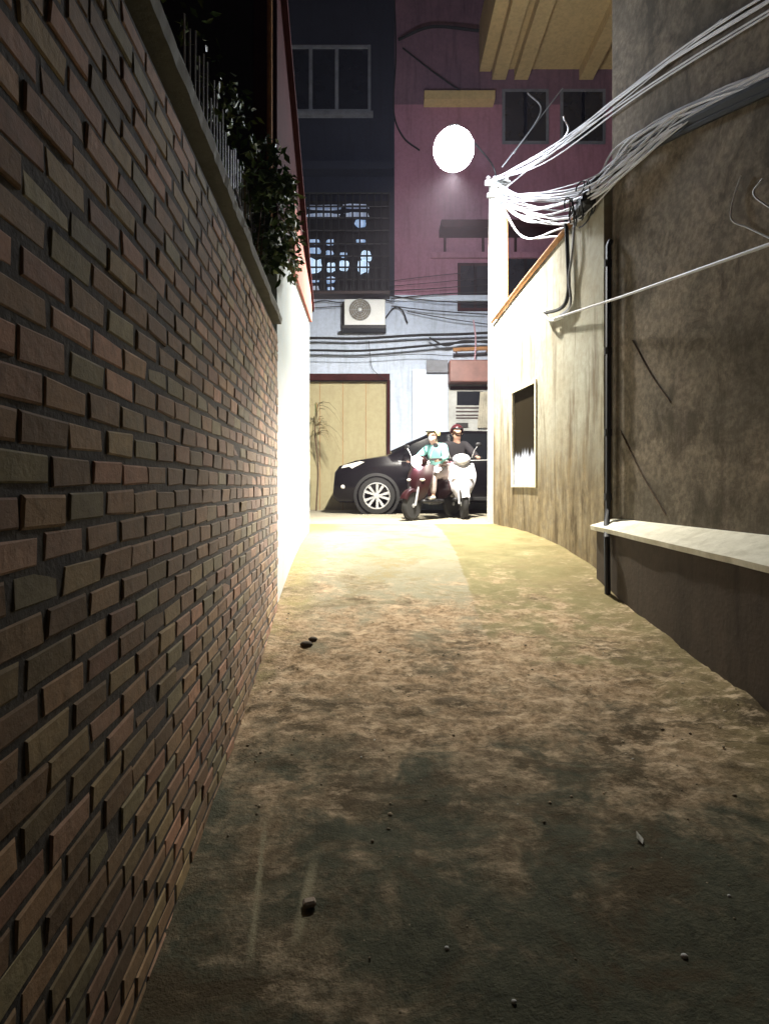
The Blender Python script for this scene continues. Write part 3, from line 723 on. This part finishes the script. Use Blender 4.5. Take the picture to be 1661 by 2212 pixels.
cable([Vector((1.62, 8.1, HC + 4.1)), at(1215, 300, 7.0), at(1218, 250, 6.5)], .010, M['cable_pale'], 'single pale cable climbing steeply right of the pole', G1)
cable([at(1140, 200, 9.8), at(1168, 240, 9.0), at(1110, 330, 8.6)], .012, M['cable_pale'], 'pale cable hanging bent below the yellow balcony', G1)
cable([at(1215, 190, 9.4), at(1150, 275, 8.8), at(1085, 360, 8.4)], .009, M['cable_pale'], 'pale cable slanting from the balcony down to the pole', G1)

# ------------------------------------------------------------------ street lamp (its light lives here)
LP = at(980, 322, 7.25)
root = thing('street_lamp', 'glaring round white street lamp above the alley mouth', 'street lamp', tuple(LP))
MB().ball(LP, .25, 28, 18).build('lamp_globe', M['lamp_glass'], root, smooth=True)
MB().lathe([(.001, .275), (.09, .27), (.12, .24), (.13, .21)], Matrix.Translation(LP), 20).build('lamp_cap', M['white_metal'], root, smooth=True)
MB().tube(spline([LP + Vector((0, 0, .27)), LP + Vector((.12, .2, .38)), Vector((PXc - .1, PYc - .05, PT + .25)), Vector((PXc, PYc, PT - .02))]), .012, 8).build('lamp_arm', M['black'], root, smooth=True)
ld = bpy.data.lights.new('lamp_light', 'SPOT'); ld.energy = LAMP_POWER; ld.color = (1.0, .93, .80); ld.spot_size = R(160); ld.spot_blend = 1; ld.shadow_soft_size = .06
lo = bpy.data.objects.new('lamp_light', ld); col.objects.link(lo)
lo.location = LP - Vector((0, 0, .27))
aim = Vector((.2, 8.95, STREET)); lo.rotation_euler = (aim - lo.location).to_track_quat('-Z', 'Y').to_euler()

# ------------------------------------------------------------------ parked car (nose to the left)
CY = 10.85; CXF = (718 - UC) * CY / F                    # near side plane, front end
root = thing('parked_car', 'glossy black car parked across the end of the alley', 'car', (CXF + 2.2, CY + .9, STREET))
prof = [(0, .52, .30), (.03, .80, .28), (.12, .92, .22), (.42, 1.03, .22), (1.02, 1.13, .22), (1.12, 1.17, .22), (1.40, 1.36, .22), (1.75, 1.51, .22), (2.05, 1.585, .22), (2.5, 1.61, .22), (3.2, 1.60, .22), (3.75, 1.55, .22), (4.15, 1.34, .22), (4.36, 1.08, .24), (4.42, .90, .28), (4.44, .50, .32)]
W = .90; g = MB(); rings = []
def belt(x): return .93 + .035 * x
def halfw(x): return W - .16 * max(0, 1 - x / .5) ** 1.5 - .12 * max(0, (x - 3.95) / .5) ** 1.5
for x, zt, zb in prof:
    hw = halfw(x); b = min(belt(x), zt - .03); cab = max(0, zt - belt(x))
    tum = cab * .28
    half = [(0, zb), (hw * .82, zb), (hw - .03, zb + .08), (hw, zb + .3 if zt > .7 else (zb + zt) / 2), (hw - .01, b - .08 if b - .08 > zb + .3 else b - .02), (hw - .045, b), (hw - .055 - tum * .85, b + (zt - b) * .8), (hw - .12 - tum, zt - .012), (hw * .4, zt + .012), (0, zt + .018)]
    full = half + [(-y, z) for y, z in half[-2:0:-1]]
    rings.append([Vector((CXF + x, CY + W + y, STREET + z)) for y, z in full])
nr = len(rings[0])
for r_ in rings: g.v += [tuple(p) for p in r_]
g.f = [(i * nr + k, i * nr + (k + 1) % nr, (i + 1) * nr + (k + 1) % nr, (i + 1) * nr + k) for i in range(len(rings) - 1) for k in range(nr)] + [tuple(range(nr))[::-1], tuple(range((len(rings) - 1) * nr, len(rings) * nr))]
body = g.build('car_body', M['paint_black'], root, smooth=True, angle=50)
sy = lambda d: CY + d
def sideglass(xz, d=.0):
    "window outline on the near flank following the tumblehome"
    def p(q, o): 
        x, z = q; y = CY + .05 + max(0, z - belt(x)) * .28 + o; return Vector((CXF + x, y, STREET + z))
    return MB().prism(xz, lambda q: p(q, -.012), lambda q: p(q, .03))
sideglass([(1.22, 1.02), (1.50, 1.33), (1.86, 1.48), (2.26, 1.53), (2.30, 1.03)]).build('side_window', M['dark_glass'], root)
sideglass([(2.38, 1.03), (2.36, 1.535), (3.1, 1.53), (3.38, 1.48), (3.40, 1.06)]).build('side_window', M['dark_glass'], root)
a = [Vector((CXF + 1.10, sy(.18), STREET + 1.19)), Vector((CXF + 1.10, sy(1.62), STREET + 1.19)), Vector((CXF + 1.98, sy(1.45), STREET + 1.60)), Vector((CXF + 1.98, sy(.35), STREET + 1.60))]
MB().hexa([p + Vector((-.012, 0, .012)) for p in a], [p + Vector((.03, 0, -.03)) for p in a]).build('windscreen', M['dark_glass'], root)
for xw in (.83, 3.50):
    Mw = Matrix.Translation((CXF + xw, CY + .10, STREET + .35)) @ Matrix.Rotation(R(90), 4, 'X')
    MB().lathe([(.43, -.02), (.43, .112), (.375, .118), (.375, -.02)], Mw, 32).build('wheel_arch', M['black'], root)
    t = MB().lathe([(.22, -.08), (.33, -.09), (.352, -.05), (.352, .07), (.335, .115), (.26, .125), (.245, .10), (.22, .02)], Mw, 36).build('wheel', M['tyre'], root, smooth=True)
    g = MB().lathe([(.245, .085), (.252, .128), (.236, .130), (.226, .10), (.226, .085)], Mw, 36); g.lathe([(.001, .118), (.05, .115), (.06, .09), (.06, .07)], Mw, 16)
    for k in range(10):
        a0 = 2 * pi * (k // 2) / 5 + (.20 if k % 2 else -.20) * .9; a1 = 2 * pi * (k // 2) / 5 + (.26 if k % 2 else -.26)
        p0 = Vector((.045 * cos(a0), .045 * sin(a0), .105)); p1 = Vector((.235 * cos(a1), .235 * sin(a1), .115)); tt = (p1 - p0).normalized(); nn = Vector((-tt.y, tt.x, 0)).normalized()
        q = [p0 - nn * .016, p0 + nn * .016, p1 + nn * .027, p1 - nn * .027]
        g.hexa([Mw @ (p - Vector((0, 0, .03))) for p in q], [Mw @ p for p in q])
    g.build('rim', M['alloy'], t)
    MB().lathe([(.001, .05), (.225, .05), (.225, .06), (.001, .06)], Mw, 24).build('brake_disc', M['dark_metal'], t)
g = MB().prism([(.10, .80), (.20, .93), (.52, 1.00), (.60, .985), (.36, .86), (.16, .78)], lambda q: Vector((CXF + q[0], CY + .005 + .20 * max(0, 1 - q[0] / .5) ** 1.3, STREET + q[1])), lambda q: Vector((CXF + q[0], CY + .22 + .2 * max(0, 1 - q[0] / .5), STREET + q[1] + .0)))
g.build('headlight', M['lens'], root)
MB().box((CXF + 1.40, CY - .06, STREET + 1.08), (.17, .18, .12), bev=.035).build('wing_mirror', M['paint_black'], root)
for x in (2.02, 3.1): MB().box((CXF + x, CY - .006, STREET + .90), (.17, .025, .025), bev=.008).build('door_handle', M['alloy'], root)
g = MB().bb(CXF + 1.2, CXF + 3.1, CY + .005, CY + .05, STREET + .26, STREET + .33, .01); g.build('sill_trim', M['black'], root)
MB().box((CXF + .03, CY + .9, STREET + .62), (.05, 1.1, .22), bev=.02).build('front_grille', M['black'], root)
MB().ball((CXF + .20, CY + .10, STREET + .52), .055, 10, 8, (1, .6, .8)).build('fog_lamp', M['lens'], root, smooth=True)
g = MB().tube([(CXF + 1.24, CY + .045, STREET + 1.0), (CXF + 2.3, CY + .035, STREET + 1.005), (CXF + 3.4, CY + .035, STREET + 1.04)], .009, 6); g.build('belt_trim', M['alloy'], root)

# ------------------------------------------------------------------ scooters (local +x is forward)
def scooter(name, label, loc, rz, paint, apron, lit, scale=1):
    root = thing(name, label, 'scooter', loc, 'motor scooters in the street', rz, scale)
    B = lambda mb, n, m, par=root, sm=True: mb.build(n, m, par, smooth=sm, local=True)
    for xw in (.62, -.60):
        Mw = Matrix.Translation((xw, 0, .245)) @ Matrix.Rotation(R(90), 4, 'X')
        pr = [(.16 + .0, -.04)] + [(.20 + .045 * cos(a), .045 * sin(a)) for a in [(-2.0 + k * .5) for k in range(9)]] + [(.16, .04)]
        wh = B(MB().lathe(pr, Mw, 28), 'wheel', M['tyre'])
        g = MB().lathe([(.15, -.025), (.178, -.03), (.178, .03), (.15, .025)], Mw, 24); g.lathe([(.001, -.05), (.035, -.05), (.035, .05), (.001, .05)], Mw, 12)
        for k in range(6): g.tube([Mw @ Vector((.03 * cos(k * pi / 3), .03 * sin(k * pi / 3), 0)), Mw @ Vector((.16 * cos(k * pi / 3 + .2), .16 * sin(k * pi / 3 + .2), 0))], .011, 6)
        B(g, 'rim', M['alloy'], wh)
    g = MB()                                               # front fender: arc over the wheel
    N = 12; prof2 = [(-.065, -.05), (-.055, -.008), (0, .008), (.055, -.008), (.065, -.05)]
    for i in range(N + 1):
        a = R(25 + i * 125 / N)
        for yy, dr in prof2: g.v.append((.62 + (.275 + dr) * cos(a), yy, .245 + (.275 + dr) * sin(a)))
    g.f = [(i * 5 + k, i * 5 + k + 1, (i + 1) * 5 + k + 1, (i + 1) * 5 + k) for i in range(N) for k in range(4)]
    B(g, 'front_fender', apron)
    g = MB()
    for s in (-1, 1): g.tube([(.62, s * .075, .245), (.50, s * .07, .62)], .018, 8)
    B(g, 'fork', M['alloy'])
    # leg shield / front apron: shield shape bulging forward
    g = MB(); NV, NU = 12, 9
    for j in range(NV + 1):
        t = j / NV; zc = .33 + t * .58; hw = .10 + .15 * sin(min(1, t * 1.25) * pi * .55) - .05 * max(0, t - .7) * 2
        for i in range(NU + 1):
            q = -1 + 2 * i / NU
            g.v.append((.43 + .13 * (1 - q * q) + .05 * sin(t * pi) - .13 * t, q * hw, zc))
    o_ = len(g.v)
    g.v += [(x - .035, y * .96, z) for x, y, z in g.v[:o_]]
    for lay in (0, o_):
        for j in range(NV):
            for i in range(NU):
                f_ = (lay + j * (NU + 1) + i, lay + j * (NU + 1) + i + 1, lay + (j + 1) * (NU + 1) + i + 1, lay + (j + 1) * (NU + 1) + i); g.f.append(f_ if lay == 0 else f_[::-1])
    for j in range(NV):
        for i in (0, NU): g.f.append((j * (NU + 1) + i, (j + 1) * (NU + 1) + i, o_ + (j + 1) * (NU + 1) + i, o_ + j * (NU + 1) + i))
    B(g, 'front_apron', apron)
    B(MB().ball((.50, .13, .66), .05, 10, 8, (.5, 1, .45)), 'indicator', M['lens']); B(MB().ball((.50, -.13, .66), .05, 10, 8, (.5, 1, .45)), 'indicator', M['lens'])
    B(MB().box((.16, 0, .31), (.62, .30, .07), bev=.025), 'floorboard', M['black'], sm=False)
    # rear body
    g = MB()
    for x, hw, z0, z1 in ((-.02, .11, .30, .62), (-.12, .16, .29, .70), (-.35, .175, .36, .72), (-.60, .15, .46, .74), (-.80, .09, .58, .74), (-.86, .04, .64, .71)):
        zc, hz = (z0 + z1) / 2, (z1 - z0) / 2
        for k in range(12):
            a = 2 * pi * k / 12; ca, sa_ = cos(a), sin(a)
            g.v.append((x, hw * math.copysign(abs(ca) ** .7, ca), zc + hz * math.copysign(abs(sa_) ** .7, sa_)))
    g.f = [(i * 12 + k, i * 12 + (k + 1) % 12, (i + 1) * 12 + (k + 1) % 12, (i + 1) * 12 + k) for i in range(5) for k in range(12)] + [tuple(range(12))[::-1], tuple(range(60, 72))]
    B(g, 'rear_body', paint)
    B(MB().box((-.34, 0, .755), (.68, .25, .085), bev=.035), 'seat', M['black'], sm=False)
    B(MB().tube([(-.55, .10, .72), (-.84, .10, .80), (-.88, 0, .81), (-.84, -.10, .80), (-.55, -.10, .72)], .014, 6), 'grab_rail', M['alloy'])
    B(MB().ball((-.86, 0, .67), .05, 10, 8, (.5, 1.3, .7)), 'tail_light', M['red_lens'])
    B(MB().tube([(-.15, -.17, .26), (-.45, -.19, .27), (-.80, -.19, .33)], [.025, .045, .05], 10), 'exhaust', M['grey_metal'])
    # handlebar and headlamp housing
    B(MB().ball((.40, 0, .97), .12, 16, 10, (.85, 1.25, .8)), 'handlebar_cowl', apron)
    g = MB().tube([(.28, .34, 1.0), (.34, .16, .99), (.36, 0, .98), (.34, -.16, .99), (.28, -.34, 1.0)], .014, 8)
    B(g, 'handlebar', M['black'])
    for s in (-1, 1):
        B(MB().tube([(.33, s * .20, .995), (.27, s * .36, 1.0)], .021, 8), 'grip', M['black'])
        mi = B(MB().tube([(.34, s * .18, 1.0), (.36, s * .22, 1.12), (.35, s * .28, 1.20)], .007, 6), 'mirror_stem', M['alloy'])
        B(MB().ball((.35, s * .29, 1.22), .055, 12, 8, (.35, 1, .7)), 'mirror', M['black'], mi)
    Mh = Matrix.Translation((.485, 0, .965)) @ Matrix.Rotation(R(90), 4, 'Y')
    B(MB().lathe([(.001, .045), (.06, .035), (.095, .0), (.09, -.03)], Mh, 20), 'headlight', M['headlight_on'] if lit else M['lens'])
    if lit:
        l = bpy.data.lights.new('headlight_beam', 'SPOT'); l.energy = 3200; l.color = (1, .88, .73); l.spot_size = R(40); l.spot_blend = 1; l.shadow_soft_size = .05
        lo2 = bpy.data.objects.new('headlight_beam', l); col.objects.link(lo2); lo2.parent = root; lo2.location = (.60, .02, .96)
        lo2.rotation_euler = Vector((cos(R(12)), sin(R(12)), -.12)).to_track_quat('-Z', 'Y').to_euler()
    return root

# ------------------------------------------------------------------ people: skinned bodies
def skin(name, joints, edges, mat, parent, rootv=0, sub=2):
    me = bpy.data.meshes.new(name); names = list(joints)
    me.from_pydata([joints[k][:3] for k in names], [(names.index(a), names.index(b)) for a, b in edges], []); me.update()
    o = bpy.data.objects.new(name, me); col.objects.link(o); o.parent = parent
    md = o.modifiers.new('skin', 'SKIN'); md.use_smooth_shade = True
    if not me.skin_vertices: me.attributes
    for i, k in enumerate(names):
        sv = me.skin_vertices[0].data[i]; r = joints[k][3]
        sv.radius = r if isinstance(r, tuple) else (r, r); sv.use_root = (i == rootv)
    sb = o.modifiers.new('sub', 'SUBSURF'); sb.levels = sub; sb.render_levels = sub
    me.materials.append(mat); return o

def rider(label, loc, rz, jacket, trousers, helmet, mask, scale=1, sleeve=None, lean=0):
    root = thing('person', label, 'person', loc, 'riders on the scooters', rz, scale)
    J = {'pelvis': (-.20, 0, .86, .115), 'spine': (-.19 + lean * .3, 0, 1.02, .11), 'chest': (-.16 + lean * .7, 0, 1.18, .125), 'neck': (-.11 + lean, 0, 1.33, .055), 'jaw': (-.075 + lean, 0, 1.405, .072), 'brow': (-.08 + lean, 0, 1.48, .088), 'top': (-.09 + lean, 0, 1.545, .070),
         'chin': (-.01 + lean, 0, 1.395, .030), 'nose': (.015 + lean, 0, 1.455, .016)}
    E = [('pelvis', 'spine'), ('spine', 'chest'), ('chest', 'neck'), ('neck', 'jaw'), ('jaw', 'brow'), ('brow', 'top'), ('jaw', 'chin'), ('brow', 'nose')]
    JK = {k: (*J[k][:3], r) for k, r in (('pelvis', .140), ('spine', .135), ('chest', .150))}
    JK['collar'] = (-.115 + lean, 0, 1.315, .075); EK = [('pelvis', 'spine'), ('spine', 'chest'), ('chest', 'collar')]
    JT = {'pelvis': (-.20, 0, .85, .138)}; ET = []
    feet = []
    for s, t in ((1, 'l'), (-1, 'r')):
        J.update({'sh' + t: (-.15 + lean * .85, s * .17, 1.255, .055), 'el' + t: (.03 + lean * .5, s * .30, 1.06, .040), 'wr' + t: (.225, s * .295, 1.025, .026), 'pa' + t: (.272, s * .285, 1.025, .026)})
        E += [('chest', 'sh' + t), ('sh' + t, 'el' + t), ('el' + t, 'wr' + t), ('wr' + t, 'pa' + t)]
        for f_, (dy, ln) in enumerate(((-.034, .9), (-.012, 1.05), (.012, 1.0), (.034, .8))):
            y = s * (.285 + dy)
            J.update({f'f{f_}a' + t: (.300, y, 1.030, .0095), f'f{f_}b' + t: (.300 + .028 * ln, y, 1.012, .0085), f'f{f_}c' + t: (.300 + .012 * ln, y, .980, .0075)})
            E += [('pa' + t, f'f{f_}a' + t), (f'f{f_}a' + t, f'f{f_}b' + t), (f'f{f_}b' + t, f'f{f_}c' + t)]
        J.update({'tha' + t: (.262, s * .245, 1.0, .011), 'thb' + t: (.285, s * .232, .985, .009)}); E += [('pa' + t, 'tha' + t), ('tha' + t, 'thb' + t)]
        J.update({'hi' + t: (-.17, s * .10, .83, .085), 'kn' + t: (.22, s * .155, .74, .058), 'an' + t: (.17, s * .125, .41, .038), 'to' + t: (.31, s * .13, .372, .030)})
        E += [('pelvis', 'hi' + t), ('hi' + t, 'kn' + t), ('kn' + t, 'an' + t), ('an' + t, 'to' + t)]
        JK.update({'sh' + t: (-.15 + lean * .85, s * .175, 1.25, .078), 'el' + t: (.03 + lean * .5, s * .305, 1.06, .060), 'wr' + t: (.205, s * .296, 1.027, .042)})
        EK += [('chest', 'sh' + t), ('sh' + t, 'el' + t), ('el' + t, 'wr' + t)]
        JT.update({'hi' + t: (-.17, s * .10, .835, .102), 'kn' + t: (.22, s * .155, .745, .076), 'an' + t: (.175, s * .126, .44, .054)}); ET += [('pelvis', 'hi' + t), ('hi' + t, 'kn' + t), ('kn' + t, 'an' + t)]
        feet.append({'heel': (.13, s * .125, .385, .042), 'mid': (.22, s * .128, .382, .040), 'toe': (.34, s * .132, .372, .030)})
    skin('body', J, E, M['skin'], root)
    skin('jacket', JK, EK, jacket, root)
    skin('trousers', JT, ET, trousers, root)
    for f_ in feet: skin('shoe', f_, [('heel', 'mid'), ('mid', 'toe')], M['shoe'], root)
    hc = Vector((-.085 + lean, 0, 1.485))
    g = MB(); n_, m_ = 24, 12                             # open-faced helmet shell
    for j in range(m_ + 1):
        ph = pi * .5 * 1.18 * j / m_
        for k in range(n_):
            th = 2 * pi * k / n_; x, y, z_ = sin(ph) * cos(th), sin(ph) * sin(th), cos(ph)
            front = max(0, cos(th)) ** 2 * max(0, ph - 1.15) * .10
            g.v.append((hc.x + .135 * x - front, .118 * y, hc.z + .005 + .128 * z_ + front * 1.6))
    g.f = [(j * n_ + k, (j + 1) * n_ + k, (j + 1) * n_ + (k + 1) % n_, j * n_ + (k + 1) % n_) for j in range(m_) for k in range(n_)]
    he = g.build('helmet', helmet, root, smooth=True, angle=80, local=True)
    MB().tube([(hc.x + .10, -.085, hc.z + .045), (hc.x + .165, -.04, hc.z + .04), (hc.x + .175, 0, hc.z + .038), (hc.x + .165, .04, hc.z + .04), (hc.x + .10, .085, hc.z + .045)], .014, 6).build('visor_rim', M['black'], he, local=True)
    for s in (-1, 1):
        MB().ball((hc.x + .082, s * .032, hc.z - .012), .0125, 8, 6, (.6, 1.2, .7)).build('eye', M['hair'], root, smooth=True, local=True)
        MB().ball((hc.x + .0, s * .088, hc.z - .035), .022, 8, 6, (.6, .4, 1.2)).build('ear', M['skin'], root, smooth=True, local=True)
        MB().tube([(hc.x + .0, s * .105, hc.z - .03), (hc.x + .04, s * .07, hc.z - .10), (hc.x + .055, 0, hc.z - .125)], .006, 5).build('chin_strap', M['black'], he, local=True)
    if mask: MB().ball((hc.x + .055, 0, hc.z - .065), .062, 14, 10, (.75, 1.0, .85)).build('face_mask', M['mask'], root, smooth=True, local=True)
    else: MB().ball((hc.x + .087, 0, hc.z - .068), .018, 8, 6, (.5, 1.3, .4)).build('mouth', M['maroon'], root, smooth=True, local=True)
    MB().ball((hc.x - .06, 0, hc.z - .05), .085, 12, 8, (.8, 1, 1)).build('hair', M['hair'], root, smooth=True, local=True)
    return root
S1 = (.775, 9.32, STREET + .004); a1 = R(-90 - 38)
S2 = (1.25, 9.90, STREET + .004); a2 = R(-90 + 2)
scooter('motor_scooter', 'dark red scooter with its headlight glaring, left of the other scooter', S1, a1, M['scooter_red'], M['scooter_red'], True, .95)
scooter('motor_scooter', 'scooter with white front apron ridden by the black jacket rider', S2, a2, M['scooter_red'], M['scooter_white'], False)
rider('rider in teal jacket and cream helmet leaning over the lit scooter', S1, a1, M['teal_cloth'], M['grey_cloth'], M['helmet_cream'], True, .92, lean=.06)
rider('rider in black jacket and maroon helmet on the white fronted scooter', S2, a2, M['black_cloth'], M['pink_cloth'], M['helmet_maroon'], False, .99)

# ------------------------------------------------------------------ plant by the beige door
px, pz = fx(688), STREET
root = thing('dry_plant', 'brownish drooping plant with arching leaves before the beige door', 'plant', (px, FY - .5, pz))
g = MB(); g.tube(spline([(px, FY - .45, pz), (px + .04, FY - .45, pz + .9), (px - .02, FY - .5, fz(925)), (px + .04, FY - .5, fz(880))]), .02, 6); g.build('stem', M['wood'], root)
g = MB()
for i in range(46):
    hgt = random.choice((fz(925), fz(925), fz(885), fz(900), fz(945))); a = random.uniform(-.5, pi + .5); L = random.uniform(.3, .62); up = random.uniform(.05, .30)
    c = random.choice([(.18, .11, .045), (.12, .10, .04), (.22, .15, .06), (.10, .11, .04)])
    base = Vector((px, FY - .5, hgt)); d = Vector((cos(a), -abs(sin(a)) * .6, 0)); pts = [base + d * (L * t) + Vector((0, 0, up * 4 * t * (1 - t) - .35 * t * t)) for t in (0, .25, .5, .75, 1)]
    side = Vector((-d.y, d.x, 0)).normalized() * .014
    for p, q, w0, w1 in zip(pts, pts[1:], (.5, 1, 1, .6), (1, 1, .6, .05)):
        g.add([p - side * w0 + Vector((0, 0, .006)), p + side * w0, q + side * w1, q - side * w1 + Vector((0, 0, .006))], [(0, 1, 2, 3)], c)
g.build('foliage', M['leaf'], root)

# ------------------------------------------------------------------ small litter on the path
def on_path(u, v):
    y = 1.2
    for k in range(4000):
        if HC - (v - VH) * y / F <= gz(y) : break
        y += .002
    return Vector(((u - UC) * y / F, y, path_z((u - UC) * y / F, y)))
for (u, v, r, lab) in ((662, 1398, .030, 'dark stone lying near the left edge of the lit path'), (676, 1385, .022, 'smaller dark stone behind the dark stone on the lit path')):
    p = on_path(u, v); tag(MB().ball(p + Vector((0, 0, r * .5)), r, 10, 7, (1.4, 1, .7), (.06, .05, .04)).build('stone', M['stone'], smooth=True), lab, 'stone')
p = on_path(1388, 1832) + Vector((0, 0, .003))
tag(MB().add([p, p + Vector((.012, .02, .006)), p + Vector((.004, .06, .012)), p + Vector((-.012, .022, .010))], [(0, 1, 2, 3)], (.42, .40, .34)).build('fallen_leaf', M['leaf']), 'small pale fallen leaf on the dark near path', 'leaf')
for i, (u, v, r) in enumerate(((1478, 2066, .008), (965, 2055, .006), (1575, 1940, .005), (1110, 2170, .006))):
    p = on_path(u, v); tag(MB().ball(p + Vector((0, 0, r * .3)), r, 8, 6, (1.2, 1, .8), (.6, .6, .58)).build('pebble', M['stone'], smooth=True), 'tiny white pebble on the dark near path', 'pebble', 'white pebbles on the near path')
p = on_path(668, 1960)
tag(MB().box(p + Vector((0, 0, .012)), (.04, .03, .02), rz=.3, bev=.006, col=(.30, .24, .19)).build('brick_chip', M['stone']), 'broken brick chip lying at the end of the path strip', 'brick chip')
# ------------------------------------------------------------------ thin haze added round everything to give the lamp a halo
m = NM('haze'); pv = m.new("ShaderNodeVolumePrincipled"); pv.inputs["Color"].default_value = (.80, .74, .95, 1); pv.inputs["Density"].default_value = HAZE
m.t.links.new(pv.outputs[0], m.n["Material Output"].inputs["Volume"]); m.n.remove(m.b)
tag(MB().bb(-46, 46, -46, 46, -1.2, 16).build('haze', m.m), kind='stuff')
